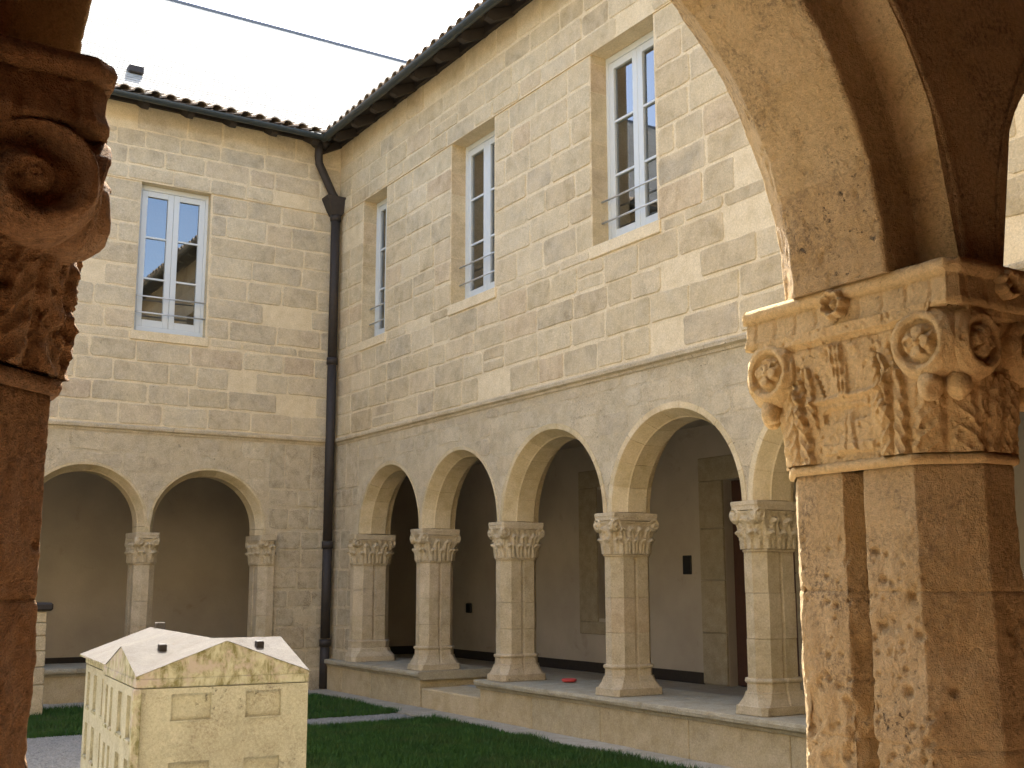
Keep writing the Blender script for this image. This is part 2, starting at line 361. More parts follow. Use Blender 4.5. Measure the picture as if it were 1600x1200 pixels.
def courses(thing, x0, x1, zs, mat, wmin, wmax, rects=(), circs=(), yoff=lambda z: 0, score=None, cap=290, hh=(.003, .011), skip=0, joint=.012, rr=.03, name='stone'):
    items = []
    for k in range(len(zs)-1):
        a, b = zs[k]+joint, zs[k+1]-joint
        cuts = sorted([(r[0], r[1]) for r in rects if r[2] < (a+b)/2 < r[3]]); spans = []; cur = x0
        for c0, c1 in cuts:
            if c0 > cur: spans.append((cur, min(c0, x1)))
            cur = max(cur, c1)
        if cur < x1: spans.append((cur, x1))
        for s0, s1 in spans:
            x = s0+.004; first = True
            while x < s1-.05:
                wd = rnd.uniform(wmin, wmax)*(rnd.uniform(.55, .8) if first and k % 2 else 1); first = False
                e = x+wd
                if s1-e < wmin*.6: e = s1-.004
                a2, b2 = a+rnd.uniform(-.007, .010), b+rnd.uniform(-.010, .007)
                e2 = e-joint*rnd.uniform(1.2, 2.2)
                poly = [(x, a2+rnd.uniform(-.006, .006)), (e2, a2+rnd.uniform(-.006, .006)), (e2+rnd.uniform(-.008, .008), b2), (x+rnd.uniform(-.008, .008), b2)]
                if not circs and rnd.random() < .03 and b-a > .2:
                    mz = a+(b-a)*rnd.uniform(.4, .6)
                    items.append(([(x, a2), (e2, a2), (e2, mz-joint), (x, mz-joint)], (a+b)/2)); poly = [(x, mz+joint), (e2, mz+joint), (e2, b2), (x, b2)]
                for (cc, rad) in circs:
                    if poly: poly = chop(poly, cc, rad)
                if poly and area(poly) > .012 and rnd.random() >= max(skip, .05): items.append((poly, (a+b)/2))
                x = e
    if score: items.sort(key=lambda it: score(sum(p[0] for p in it[0])/len(it[0]), it[1])/math.sqrt(area(it[0])))
    rest = MB()
    for i, (poly, zc) in enumerate(items):
        V, F = stone(poly, rnd.uniform(*hh), yoff(zc), rr=rr); t = rnd.random()
        if i < cap: mk(name, V, F, mat, thing, t)
        else: rest.add(V, F, t)
    if rest.V: tag(rest.build('stonework', mat, thing), kind='stuff')

def worn(P, amp, sc, s=0): return fbm(P, sc, 3, s)*amp

def arch_ring(thing, c, cz, R0, mat, ext, dense=False, T=.48, nv=11, base=CAPT, ch=(.07, .14), R2=None):
    R1 = R0-ch[0]; R2 = R2 or R0+.010; ext = max(ext, R2+.010)
    prof = [(.004, ext), (.004, R0+.004), (-.012, R0-.006), (-ch[1]+.012, R1+.010), (-ch[1], R1), (-T+.115, R1), (-T+.108, R1+.006), (-T+.104, R2-.004), (-T+.10, R2), (-T+.006, R2), (-T-.004, R2+.008), (-T-.004, ext)]
    MB().loft([[(c+math.cos(a)*(r+(.006 if r < ext-.01 else -.006)), min(max(yy, -T+.004), -.004), cz+math.sin(a)*(r+(.006 if r < ext-.01 else -.006))) for yy, r in prof] for a in np.linspace(.002, math.pi-.002, 40)]).build('joint_mortar', M['ring'] if not dense else M['near'], thing)
    for k in range(nv):
        a0, a1 = math.pi*k/nv, math.pi*(k+1)/nv; g = (.0012 if dense else .0022)/R0
        if dense:
            pr = []
            for i in range(len(prof)-1):
                d = math.dist(prof[i], prof[i+1]); m = max(1, int(d/.006))
                for j in range(m): t = j/m; pr.append((prof[i][0]+(prof[i+1][0]-prof[i][0])*t, prof[i][1]+(prof[i+1][1]-prof[i][1])*t))
            pr.append(prof[-1]); pr = np.array(pr); na = 44
            A = np.linspace(a0+g*.3, a1-g*.3, na); P = np.zeros((na, len(pr), 3))
            P[:, :, 0] = c+np.cos(A)[:, None]*pr[None, :, 1]; P[:, :, 2] = cz+np.sin(A)[:, None]*pr[None, :, 1]; P[:, :, 1] = pr[None, :, 0]
            flat = P.reshape(-1, 3)
            d = worn(flat, .004, 9, 3)+worn(flat, .0022, 45, 5)-.005*ss(fbm(flat, 28, 3, 8), .25, .5)
            edge = np.minimum(A-a0, a1-A); d = d.reshape(na, -1)-.0012*np.exp(-(edge/.008)**2)[:, None]
            P[:, :, 0] += np.cos(A)[:, None]*(-d); P[:, :, 2] += np.sin(A)[:, None]*(-d); P[:, :, 1] += worn(flat, .003, 20, 9).reshape(na, -1)
            grid('voussoir', P, mat, thing, tone=rnd.random())
        else:
            na = 4; rings = []
            for j in range(na+1):
                a = a0+g+(a1-a0-2*g)*j/na; rings.append([(c+math.cos(a)*r, yy, cz+math.sin(a)*r) for yy, r in prof])
            MB().loft(rings, rnd.random()).build('voussoir', mat, thing)
    if cz > base+.03:
        for sgn in (-1, 1):
            rings = [[(c+sgn*r, yy, z) for yy, r in prof] for z in (base+.002, cz-.003)]
            if sgn > 0: rings = [r_[::-1] for r_ in rings]
            MB().loft(rings, rnd.random()).build('springer', mat, thing)

def arcade(name, label, loc, rz, x0, x1, arches, solids, mats, nearx=None, T=.48, dense=False, score=None, endz=GZ-.05):
    """arches: (centre, R0, spring z). solids: x intervals reaching the ground."""
    th = empty(name, loc, rz, label, 'wall')
    core, smat, rmat = mats; b = MB(); cs = []
    arches = sorted(arches); edges = [x0]
    cur = x0
    def cols(c, R, cz, lo, hi):
        n = 28; us = [lo]+[c-R+2*R*i/n for i in range(n+1) if lo < c-R+2*R*i/n < hi]+[hi]
        for i in range(len(us)-1):
            def bz(u): d = abs(u-c); return cz+math.sqrt(max(R*R-d*d, 0)) if d < R else CAPT+.002
            z_0, z_1 = bz(us[i]), bz(us[i+1])
            for yy, fl in ((0, 0), (-T, 1)):
                q_ = [(us[i], yy, z_0), (us[i+1], yy, z_1), (us[i+1], yy, ST), (us[i], yy, ST)]
                b.add(q_, [(3, 2, 1, 0)] if fl == 0 else [(0, 1, 2, 3)])
    mids = [x0]+[None]*(len(arches)-1)+[x1]
    for i, (c, R0, cz) in enumerate(arches):
        lo = solid_lo = (arches[i-1][0]+arches[i-1][1]+c-R0)/2 if i else c-R0-.05
        hi = (arches[i+1][0]-arches[i+1][1]+c+R0)/2 if i < len(arches)-1 else c+R0+.05
        ext = min(c-lo, hi-c) ; ext = max(min(ext, R0+.06), R0+.03)
        cols(c, ext-.02, cz, lo, hi); cs.append(((c, cz), ext-.01)); edges += [lo, hi]
        arch_ring(th, c, cz, R0, rmat, ext, dense=dense and nearx is not None and nearx[0] < c < nearx[1], T=T, ch=(.075, .10) if dense else (.07, .14), R2=.965 if dense else None)
    for s0, s1 in solids:
        b.box(s0, s1, -T, 0, endz, ST)
    b.build('wall_core', core, th)
    return th, cs

STRIP = lambda th, x0, x1, mat, step=1.15: None
def string_course(th, x0, x1, mat, z=ST, step=1.2):
    x = x0
    while x < x1-.01:
        e = min(x+step*rnd.uniform(.8, 1.2), x1)
        if x1-e < .4: e = x1
        pr = [(-.02, z-.055), (.012, z-.055), (.018, z-.03), (.050, z-.012), (.056, z+.02), (.050, z+.036), (-.02, z+.056)]
        rings = [[(xx, a+rnd.uniform(-.002, .002), c_) for a, c_ in pr] for xx in (x+.002, x+(e-x)*.5, e-.002)]
        MB().loft(rings, rnd.random()).build('string_course_block', mat, th); x = e

# ---------------------------------------------------------------- piers
def pier_poly(W, D, c, notch=0, nw=.022):
    a, d = W/2, D/2; c = min(c, a-.012, d-.012)
    P = [(a, -d+c)]
    if notch: P += [(a, -nw), (a-notch, 0), (a, nw)]
    else: P += [(a, -nw), (a, 0), (a, nw)]
    P += [(a, d-c), (a-c, d), (-a+c, d), (-a, d-c)]
    if notch: P += [(-a, nw), (-a+notch, 0), (-a, -nw)]
    else: P += [(-a, nw), (-a, 0), (-a, -nw)]
    P += [(-a, -d+c), (-a+c, -d), (a-c, -d)]
    return P
def resample(poly, step, keep=True):
    """points along a closed polygon with outward normals"""
    n = len(poly); P = []; Nn = []; S = []
    for i in range(n):
        a, b = np.array(poly[i]), np.array(poly[(i+1) % n]); L = np.hypot(*(b-a)); m = max(1, int(round(L/step)))
        t = (b-a)/max(L, 1e-9); nn = np.array([t[1], -t[0]])
        for j in range(m): P.append(a+(b-a)*j/m); Nn.append(nn)
    P = np.array(P); Nn = np.array(Nn)
    Nn = (Nn+np.roll(Nn, 1, 0)); Nn /= np.maximum(np.linalg.norm(Nn, axis=1, keepdims=True), 1e-6)
    return P, Nn

# --- capital: heightfield wrapped round a bell that flares from the shafts to the abacus
def leaf(s, v, s0, v0, hgt, wid, lean=0.0, ser=0.0):
    """raised pointed leaf rising from v0; serrated edge, sunk midrib"""
    t = (v-v0)/hgt; c = s0+lean*t*t; half = wid*np.sqrt(np.clip(1-np.abs(t)**2.2, 0, 1))*(1+ser*np.sin(t*34))
    d = np.abs(s-c)/np.maximum(half, 1e-4); ins = (t > -.30) & (t < 1)
    return ss(t, -.25 if v0 > .05 else -.3, .12 if v0 > .05 else -.2)*np.where(ins, ss(1-d, 0, .22)*(1-.55*np.exp(-((s-c)/(wid*.13))**2))*(1-.25*np.abs(np.sin(t*17+np.abs(s-c)/wid*5))), 0)
def capital_bell(nside, nv, mode, seed=0, z0=.272, z1=.585):
    segs = ['A', 'c', 'B', 'c', 'A', 'c', 'B', 'c']     # A: long sides (+-x), B: short sides (+-y)
    out = []; v = np.linspace(0, 1, nv)
    for vi in v:
        f = .25*vi+.75*vi**2.3
        W = .305+.035*f; D = .545+.06*f; c = .10*(1-f)+.045*f
        a, d = W/2, D/2
        C = [(a, -d+c), (a, d-c), (a-c, d), (-a+c, d), (-a, d-c), (-a, -d+c), (-a+c, -d), (a-c, -d)]
        row = []
        for i in range(8):
            p, q_ = np.array(C[i]), np.array(C[(i+1) % 8]); m = int(nside*(1 if i in (0, 4) else .30 if i % 2 else .34)); t = (q_-p)/np.linalg.norm(q_-p); nn = np.array([t[1], -t[0]])
            for j in range(m): row.append((*(p+(q_-p)*j/m), *nn, i, j/m))
        out.append(row)
    A = np.array(out); XY = A[:, :, :2]; Nn = A[:, :, 2:4]; seg = A[:, :, 4]; s = A[:, :, 5]; V = np.repeat(v[:, None], A.shape[1], 1)
    Ns = Nn+.0
    k = 3
    for sh in range(1, k+1): Ns = Ns+np.roll(Nn, sh, 1)+np.roll(Nn, -sh, 1)
    Ns /= np.linalg.norm(Ns, axis=2, keepdims=True)
    H = np.zeros_like(V)
    long_ = np.isin(seg, (0, 4)); cor = seg % 2 == 1; short = np.isin(seg, (2, 6))
    if mode == 'near':
        # long faces
        h = .010*ss(V, .905, .925)+.0*V
        h = h-.0035*np.exp(-((V-.885)/.010)**2)
        stem = .42+.10*(V-.5)
        h = h+.011*ss(1-np.abs(s-.47-.10*(.75-V))/.055, 0, .5)*ss(V, .46, .5)*(1-ss(V, .84, .9))*(1+.45*np.sin(s*230)*(np.sin(V*60)*.4+.6))
        for q0 in (.36, .58): h = h+.006*np.exp(-(((s-q0)/.03)**2+((V-.82)/.035)**2))
        # lower panel: raised border arch and the fountain-like figure
        inner = (s > .27) & (s < .72); top = .40-.35*np.clip(np.abs(s-.5)-.12, 0, 1)
        h = h+.009*np.exp(-(((V-(.47+.05*(s-.5)))/.022)**2))*ss(s, .20, .26)*(1-ss(s, .72, .78))
        um = ss(top-V, -.01, .02)*ss(V, .24, .30)*(1-ss(np.abs(s-.5), .17, .20)); h = h-.008*um*ss(V, .27, .34)
        stemw = .035+.25*np.clip(.34-V, 0, .3)**1.4+.12*np.clip(.16-V, 0, .2)
        h = h+.008*ss(stemw-np.abs(s-.5), -.012, .012)*ss(V, .06, .08)*(1-ss(V, .33, .38))*(1-.5*np.exp(-((s-.5)/.008)**2))
        h = h+.004*ss(V, .05, .06)*(1-ss(V, .12, .14))*(1-ss(np.abs(s-.5), .2, .22))
        for s0_, ln in ((.10, .03), (.88, -.03)):
            h = h+.020*leaf(s, V, s0_, .0, .62, .105, ln, .10)
            h = h+.015*leaf(s, V, s0_+(.09 if s0_ < .5 else -.09), .30, .44, .075, ln*2, .08)
        for (sa, va, sb, vb) in ((.76, .60, .84, .36), (.70, .78, .76, .62), (.30, .66, .34, .5), (.19, .74, .22, .52), (.79, .78, .87, .60)):
            L2 = (sb-sa)**2+(vb-va)**2; tt = np.clip(((s-sa)*(sb-sa)+(V-va)*(vb-va))/L2, 0, 1)
            dd = np.hypot((s-sa-tt*(sb-sa))*1.5, V-va-tt*(vb-va)); h = h-.013*np.exp(-(dd/(.014+.006*np.sin(tt*25)))**2)
        H = np.where(long_, h, H)
        # corners: bulging leaf ending under the scrolls
        hc = .016*leaf(s, V, .5, 0, .66, .55, 0, .06)+.03*np.exp(-(((s-.5)/.35)**2+((V-.60)/.08)**2))-.010*np.exp(-((V-.74)/.05)**2)
        H = np.where(cor, hc, H)
        hs = .010*ss(V, .905, .925)+.014*leaf(s, V, .5, 0, .55, .38, 0, .08)+.010*leaf(s, V, .2, .2, .5, .25, 0, .06)+.010*leaf(s, V, .8, .2, .5, .25, 0, .06)
        H = np.where(short, hs, H)
    else:
        g = np.cumsum(np.ones_like(s), 1)/s.shape[1]; n1 = (10, 12, 14)[seed % 3]
        ph = seed*.37
        r1 = (g*n1+ph) % 1; r2 = (g*n1+ph+.5) % 1
        H = .032*leaf(r1, V, .5, 0, .50, .46, 0, .12)*(1+1.2*ss(V, .3, .45))
        H = np.maximum(H, .030*leaf(r2, V, .5, .25, .58, .44, 0, .12)*(1+1.3*ss(V, .62, .8)))
        H = H+.012*ss(V, .92, .95)
        if seed % 2: H = H+.006*np.sin(g*n1*4*np.pi+V*14)*ss(V, .1, .3)
    P = np.zeros((*V.shape, 3)); z = z0+(z1-z0)*V
    P[:, :, 0] = XY[:, :, 0]+Ns[:, :, 0]*H; P[:, :, 1] = XY[:, :, 1]+Ns[:, :, 1]*H; P[:, :, 2] = z
    f = P.reshape(-1, 3); e = (worn(f+seed*3.1, .005 if seed == 0 or mode != 'near' else .012, 22, 4)+worn(f, .0028, 70, 6)-.004*ss(fbm(f, 60, 2, 9), .35, .6)).reshape(V.shape)
    P[:, :, 0] += Ns[:, :, 0]*e; P[:, :, 1] += Ns[:, :, 1]*e
    return P
def scroll_pts(r, depth, nr=40, na=72, turns=1.6, rose=True, seed=0):
    """disc with a spiral rim and a four-lobed flower, facing +x, centre at origin, body reaching back to -depth"""
    rr = np.concatenate([np.linspace(.02, 1, nr)*r, [r*1.0, r*.97]]); A = np.linspace(0, 2*np.pi, na, endpoint=False)
    Rr, An = np.meshgrid(rr, A, indexing='ij'); q_ = Rr/r; h = np.zeros_like(q_)
    inner = .50
    if rose:
        fl = np.abs(np.cos(2*An+.3)); lob = .44*(.62+.38*fl)
        h = h+.010*ss(lob-q_, -.03, .08)*(1-.6*np.exp(-(q_/.10)**2)) + .008*np.exp(-(q_/.09)**2)
        h = h-.006*np.exp(-((An % (np.pi/2)-np.pi/4+.15)/.10)**2)*(q_ < .45)*(q_ > .12)
        h = h-.012*ss(q_, .40, .50)*(1-ss(q_, .52, .60))
        h = h+.005*np.exp(-((q_-.70)/.12)**2)-.012*ss(q_, .70, 1.0)
    else:
        ph = q_*turns*2*np.pi-An; h = h+.013*np.cos(ph)*ss(q_, .12, .3)+.016*np.exp(-(q_/.18)**2)
    h = h-.014*ss(q_, .90, 1.0)
    P = np.stack([h, Rr*np.cos(An), Rr*np.sin(An)], -1)
    P[-2, :, 0] = -depth*.5; P[-1, :, 0] = -depth
    f = P.reshape(-1, 3)+seed; P[:, :, 0] += (worn(f, .006, 22, 3)+worn(f, .003, 70, 6)-.006*ss(fbm(f, 45, 2, 9), .3, .6)).reshape(q_.shape); P[:, :, 1:] *= 1+(worn(f, .05, 25, 5).reshape(q_.shape)*(q_ > .8))[..., None]
    return P
def place(P, org, ax):
    """map +x of P to direction ax ('+x','-x','+y','-y')"""
    Q = P.copy(); s = 1 if ax[0] == '+' else -1
    if ax[1] == 'x': Q[..., 0] = P[..., 0]*s; Q[..., 1] = P[..., 1]*s
    else: Q[..., 1] = P[..., 0]*s; Q[..., 0] = -P[..., 1]*s
    Q += np.array(org); return Q
def rosette(r=.036):
    nr, na = 22, 64; rr = np.linspace(.03, 1, nr); A = np.linspace(0, 2*np.pi, na, endpoint=False); q_, An = np.meshgrid(rr, A, indexing='ij')
    pet = np.abs(np.cos(3.5*An)); R = r*q_*(.82+.18*pet)
    h = .020*np.exp(-((q_-.72)/.22)**2)*(.75+.25*pet)-.010*np.exp(-((q_-.42)/.10)**2)+.014*np.exp(-(q_/.22)**2)-.022*ss(q_, .9, 1)
    return np.stack([h, R*np.cos(An), R*np.sin(An)], -1)
def build_capital(th, mat, near=False, seed=0):
    bell = grid('capital', capital_bell(300 if near else 60, 190 if near else 34, 'near' if near else 'mid', seed), mat, th, close=True, tone=.3+.1*(seed % 3))
    # neck ring
    rings = []
    for z, o in ((.248, -.002), (.250, .008), (.258, .011), (.268, .009), (.272, .000), (.275, -.008), (.279, -.009), (.281, .0)):
        if near:
            P, Nn = resample(pier_poly(.305, .545, .10), .006); Z = np.full(len(P), z); f = np.c_[P, Z]
            Q = P+Nn*(o+worn(f, .0025, 40, 2)[:, None]+worn(f, .003, 12, 7)[:, None]); rings.append(np.c_[Q, Z])
        else: rings.append([(x_*(1+o/.16), y_*(1+o/.28), z) for x_, y_ in pier_poly(.305, .545, .10)])
    if near: grid('neck_ring', np.array(rings), mat, th, close=True, tone=.2)
    else: MB().loft(rings, .5).build('neck_ring', mat, th)
    # abacus
    if near:
        rows = []
        for z, o in ((.574, -.03), (.575, -.012), (.577, 0), (.590, .0), (.605, -.006), (.632, -.005), (.640, -.009), (.645, .004), (.662, .006), (.674, .0), (.678, -.03), (.678, -.15)):
            P, Nn = resample(pier_poly(.352, .640, .022), .004)
            if o < -.1: P = P*.2; Nn = Nn*0
            Z = np.full(len(P), z); f = np.c_[P, Z]
            fl = 0
            if .58 < z < .64:
                u = np.where(np.abs(P[:, 0]) > .17, P[:, 1], P[:, 0]); fl = -.005*np.exp(-((((u+.03) % .065)-.0325)/.005)**2)
            Q = P+Nn*(o+fl+worn(f, .003, 18, 2)+worn(f, .002, 60, 4))[:, None] if o > -.1 else P
            rows.append(np.c_[Q, Z+worn(f, .002, 25, 9)])
        grid('abacus', np.array(rows), mat, th, close=True, tone=.6)
    else:
        MB().loft([[(x_*s_, y_*s_, z) for x_, y_ in pier_poly(.352, .64, .02)] for z, s_ in ((.590, .955), (.596, .975), (.628, .985), (.634, 1), (.664, 1), (.667, .985))], .6).build('abacus', mat, th)
    r = .086 if near else .070
    for sx in (-1, 1):
        for sy in (-1, 1):
            ax = '+x' if sx > 0 else '-x'
            if near:
                P = scroll_pts(r, .09, 46, 110, rose=seed == 0, turns=1.3, seed=sx+2*sy); grid('volute', place(P, (sx*.180, sy*.224, .505), ax), mat, th, close=True, tone=.4)
                P = scroll_pts(r*.93, .09, 46, 110, rose=seed == 0, turns=1.2, seed=5+sx+2*sy); grid('volute', place(P, (sx*.090, sy*.318, .500), '+y' if sy > 0 else '-y'), mat, th, close=True, tone=.4)
                for (bx, by) in (((sx*.158, sy*.232), (sx*.118, sy*.272)) if seed == 0 else ()):
                    n = 24; a_, b_ = np.meshgrid(np.linspace(0, np.pi, 18), np.linspace(0, 2*np.pi, n, endpoint=False), indexing='ij')
                    S = np.stack([bx+.027*np.sin(a_)*np.cos(b_), by+.027*np.sin(a_)*np.sin(b_), .412-.034*np.cos(a_)], -1); S += worn(S.reshape(-1, 3), .010, 26).reshape(S.shape[:2])[..., None]
                    grid('fruit', S, mat, th, close=True, tone=.7)
            else:
                tr = seed % 2 == 1
                P = scroll_pts(.066, .06, 8, 20, rose=False, turns=1.4, seed=seed); grid('volute', place(P, (sx*.178, sy*.262, .545), ax), mat, th, close=True, tone=.4)
                grid('volute', place(P, (sx*.118, sy*.318, .545), '+y' if sy > 0 else '-y'), mat, th, close=True, tone=.4)
    if near:
        for sx in (-1, 1): grid('rosette', place(rosette(.040), (sx*.182, .0, .632), '+x' if sx > 0 else '-x'), mat, th, close=True, tone=.4)
        for sy in (-1, 1): grid('rosette', place(rosette(.036), (0, sy*.322, .632), '+y' if sy > 0 else '-y'), mat, th, close=True, tone=.4)

def build_pier(loc, rz, label, near=False, seed=0, group=None):
    th = empty('clustered_column', loc, rz, label, 'column', group)
    mat = M['nearcap'] if near else M['pier']; smat = M['near'] if near else M['pier']
    if near and seed: mat = smat = M['red_shade_stone']
    build_capital(th, mat, near, seed)
    if near:
        rs = np.random.RandomState(11+seed)
        zb = [-.80, -.34, -.02, .249]; pits = [(rs.uniform(-.16, .16), rs.uniform(-.28, .28), rs.uniform(-.6, .1), rs.uniform(.0035, .0075) if rs.rand() < .85 else rs.uniform(.008, .012)) for _ in range(700)]
        pits = [(math.copysign(.150, x_) if rs.rand() < .7 else x_, y_, z, r) for x_, y_, z, r in pits]
        for k in range(3):
            nz = int((zb[k+1]-zb[k])/.0038); zz = np.linspace(zb[k], zb[k+1], nz); poly = pier_poly(.300, .540, .10, .05, .030)
            P, Nn = resample(poly, .004); m = len(P); PP = np.zeros((nz, m, 3)); PP[:, :, 0] = P[None, :, 0]; PP[:, :, 1] = P[None, :, 1]; PP[:, :, 2] = zz[:, None]
            f = PP.reshape(-1, 3); wr = ss(-f[:, 2], -.2, .15)
            d = worn(f, .008, 7, 1)*(.35+.65*wr)+worn(f, .0045, 26, 2)*(.4+.6*wr)+worn(f, .0018, 90, 3)-.010*ss(fbm(f, 13, 4, 21), .18, .5)*wr
            for (px_, py_, pz_, pr_) in pits:
                if zb[k]-.02 < pz_ < zb[k+1]+.02:
                    dd = ((f[:, 0]-px_)**2+(f[:, 1]-py_)**2+(f[:, 2]-pz_)**2)/(pr_*pr_); d = d-pr_*1.1*np.exp(-dd**1.5)*(dd < 6)
            e = np.minimum(f[:, 2]-zb[k], zb[k+1]-f[:, 2]); d = d-.003*np.exp(-(e/.004)**2)
            NN = np.broadcast_to(Nn[None], (nz, m, 2)).reshape(-1, 2); f[:, 0] += NN[:, 0]*d; f[:, 1] += NN[:, 1]*d
            grid('shaft_drum', f.reshape(nz, m, 3), smat, th, close=True, tone=(.2, .8, .45)[k])
    else:
        zb = [-.80]; 
        while zb[-1] < .05: zb.append(zb[-1]+rnd.uniform(.24, .40))
        zb[-1] = .249
        for k in range(len(zb)-1):
            g = .0012; j = rnd.uniform(-.003, .003)
            MB().loft([[(x_*s_+j, y_*s_, z) for x_, y_ in pier_poly(.300, .540, .10, .045)] for z, s_ in ((zb[k]+g, .990), (zb[k]+g+.003, 1), (zb[k+1]-g-.003, 1), (zb[k+1]-g, .990))], rnd.random()).build('shaft_drum', smat, th)
    pr = [(-.802, .312, .552, .10, .04), (-.797, .340, .580, .10, .03), (-.783, .346, .586, .10, .03), (-.770, .338, .578, .10, .03), (-.766, .316, .556, .10, .04), (-.880, .320, .560, .10, .03),
          (-.884, .336, .578, .09, .02), (-.896, .336, .578, .09, .02), (-.930, .350, .600, .085, .02), (-.985, .395, .650, .07, .01), (-.990, .410, .665, .05, .0), (-1.055, .412, .668, .04, .0), (-1.059, .405, .66, .04, 0)]
    pr = [pr[0], *[p for p in pr[1:]]]
    pr[1:5] = sorted(pr[1:5], key=lambda p: -p[0])
    order = [(-.772, .302, .542, .10, .04), (-.776, .338, .578, .10, .03), (-.792, .346, .586, .10, .03), (-.806, .336, .576, .10, .03), (-.812, .316, .556, .10, .04)]+pr[5:]
    rings = [[(x_, y_, z) for x_, y_ in pier_poly(W, D, c, n_, .02)] for z, W, D, c, n_ in order][::-1]
    MB().loft(rings, rnd.random()).build('base', smat, th)
    return th

# ================================================================= RIGHT WING (x = 6.82, faces -X): local x = Y
AR = [(13.87, .885, .672), (12.0, .90, .672), (10.04, .93, .672), (8.065, .90, .672), (6.13, .90, .672), (4.2, .90, .672), (2.25, .90, .672)]
rw, cs = arcade('arcade_wall', 'weathered pale arcade wall of the right wing with a row of round arches', (XR, 0, 0), math.pi/2,
                -1.5, YL, AR, [(13.87+.885+.05, YL+.6)], (M['lowercore'], M['lower'], M['ring']))
zs = [CAPT+.01, .93, 1.18, 1.43, 1.66, 1.86, ST-.06]
distR = lambda x, z: math.hypot(6.82, x)
courses(rw, .9, 14.8, zs, M['lower'], .26, .52, circs=cs, score=distR, hh=(.001, .005), skip=.28, rr=.06)
zc = [GZ-.02]; 
while zc[-1] < 1.6: zc.append(zc[-1]+rnd.uniform(.24, .34))
zc[-1] = ST-.06
courses(rw, 14.84, YL-.01, zc, M['corner'], .26, .44, rects=[(14.7, 15.08, CAPT-.45, CAPT+.05)], score=distR, hh=(.002, .008), circs=[((13.87, .672), .95)])
string_course(rw, -1.0, YL-.06, M['lower'])
for lab, yc, sd in (('clustered column at the left side of the step opening, on the short corner bench', 12.955, 0),
                    ('clustered column with leafy capital at the right side of the step opening', 11.045, 1),
                    ('clustered stone column with carved capital between the red plate and the wall plaque', 9.03, 2),
                    ('clustered stone column with scroll capital nearest the big foreground pillar, before the brown door', 7.10, 3),
                    ('clustered stone column of the right arcade hidden mostly behind the foreground pillar', 5.165, 0),
                    ('clustered stone column of the right arcade furthest behind the foreground pillar', 3.225, 1)):
    build_pier((XR-.255, yc, 0), math.pi/2, lab, seed=sd); 
# the pier centre sits under the wall thickness
for o in list(COL.objects):
    if o.name.startswith('clustered_column') and o.parent is None: o.location.x = XR+.22; o.scale = (.90, .88, 1)
def half_pier(loc, rz, label, side):
    """engaged half column at a jamb; local +x side is open when side=+1"""
    th = empty('engaged_column', loc, rz, label, 'column'); m = M['pier']; b = MB()
    def hp(W, D, c): return [((0 if x_*side < 0 else x_), y_) for x_, y_ in pier_poly(W, D, c, .0)]
    def half(W, D, c, notch=0):
        P = [(p[0], p[1]) for p in pier_poly(W, D, c, notch)]; Q = []
        for x_, y_ in P: Q.append((x_ if x_*side > 0 else -side*.05, y_))
        return Q
    for zz, nm, tn in (((-.77, -.45), 'shaft_drum', .3), ((-.445, -.1), 'shaft_drum', .7), ((-.095, .248), 'shaft_drum', .5)):
        MB().loft([[(x_, y_, z) for x_, y_ in half(.30, .54, .10, .045)] for z in zz], tn).build(nm, m, th)
    P = capital_bell(60, 34, 'mid', 1); P[:, :, 0] = np.where(P[:, :, 0]*side > -.04, P[:, :, 0], -side*.04); grid('capital', P, m, th, close=True, tone=.3)
    MB().loft([[(x_, y_, z) for x_, y_ in half(.352, .64, .02)] for z in (.592, .664)], .4).build('abacus', m, th)
    MB().loft([[(x_*s_, y_*s_, z) for x_, y_ in half(.33, .57, .1)] for z, s_ in ((.246, .98), (.25, 1), (.272, 1), (.276, .98))], .4).build('neck_ring', m, th)
    MB().loft([[(x_, y_, z) for x_, y_ in half(*wdc)] for z, wdc in ((BZ+.001, (.41, .66, .04)), (-.99, (.41, .66, .05)), (-.93, (.35, .60, .085)), (-.884, (.336, .578, .09)), (-.88, (.32, .56, .1)), (-.806, (.336, .576, .1)), (-.79, (.346, .586, .1)), (-.774, (.31, .55, .1)))], .6).build('base', m, th)
    sgrid = scroll_pts(.055, .05, 8, 20, rose=False, turns=1.4)
    for sy in (-1, 1):
        grid('volute', place(sgrid, (side*.178, sy*.262, .545), '+x' if side > 0 else '-x'), m, th, close=True, tone=.4)
        grid('volute', place(sgrid, (side*.11, sy*.318, .545), '+y' if sy > 0 else '-y'), m, th, close=True, tone=.4)
    return th
half_pier((XR+.22, 14.86, 0), math.pi/2, 'engaged stone column with worn square capital beside the downpipe corner of the right arcade', -1)

# bench walls of the right wing
def bench(name, label, x0, x1, loc, rz, back=-.95, slab='bench'):
    th = empty(name, loc, rz, label, 'bench')
    x = x0
    while x < x1-.01:
        e = min(x+rnd.uniform(.9, 1.5), x1); e = x1 if x1-e < .5 else e
        MB().box(x+.003, e-.003, back+.05, .10+rnd.uniform(-.003, .003), GZ-.05, BZ-.10, rnd.random(), .006).build('stone', M['plinth'], th)
        x = e
    x = x0
    while x < x1-.01:
        e = min(x+rnd.uniform(1.0, 1.7), x1); e = x1 if x1-e < .6 else e; f = .155+rnd.uniform(-.006, .006)
        a = x-(.05 if x == x0 else -.003); c = e+(.05 if e == x1 else -.003)
        pr = [(back, BZ-.10), (f-.045, BZ-.10), (f-.035, BZ-.075), (f-.004, BZ-.055), (f, BZ-.03), (f-.008, BZ-.006), (f-.02, BZ), (back, BZ)]
        MB().loft([[(xx, yy+(rnd.uniform(-.004, .004) if yy > 0 else 0), z+rnd.uniform(-.002, .0)) for yy, z in pr] for xx in np.linspace(a, c, 6)], rnd.random()).build('slab', M[slab], th); x = e
    return th
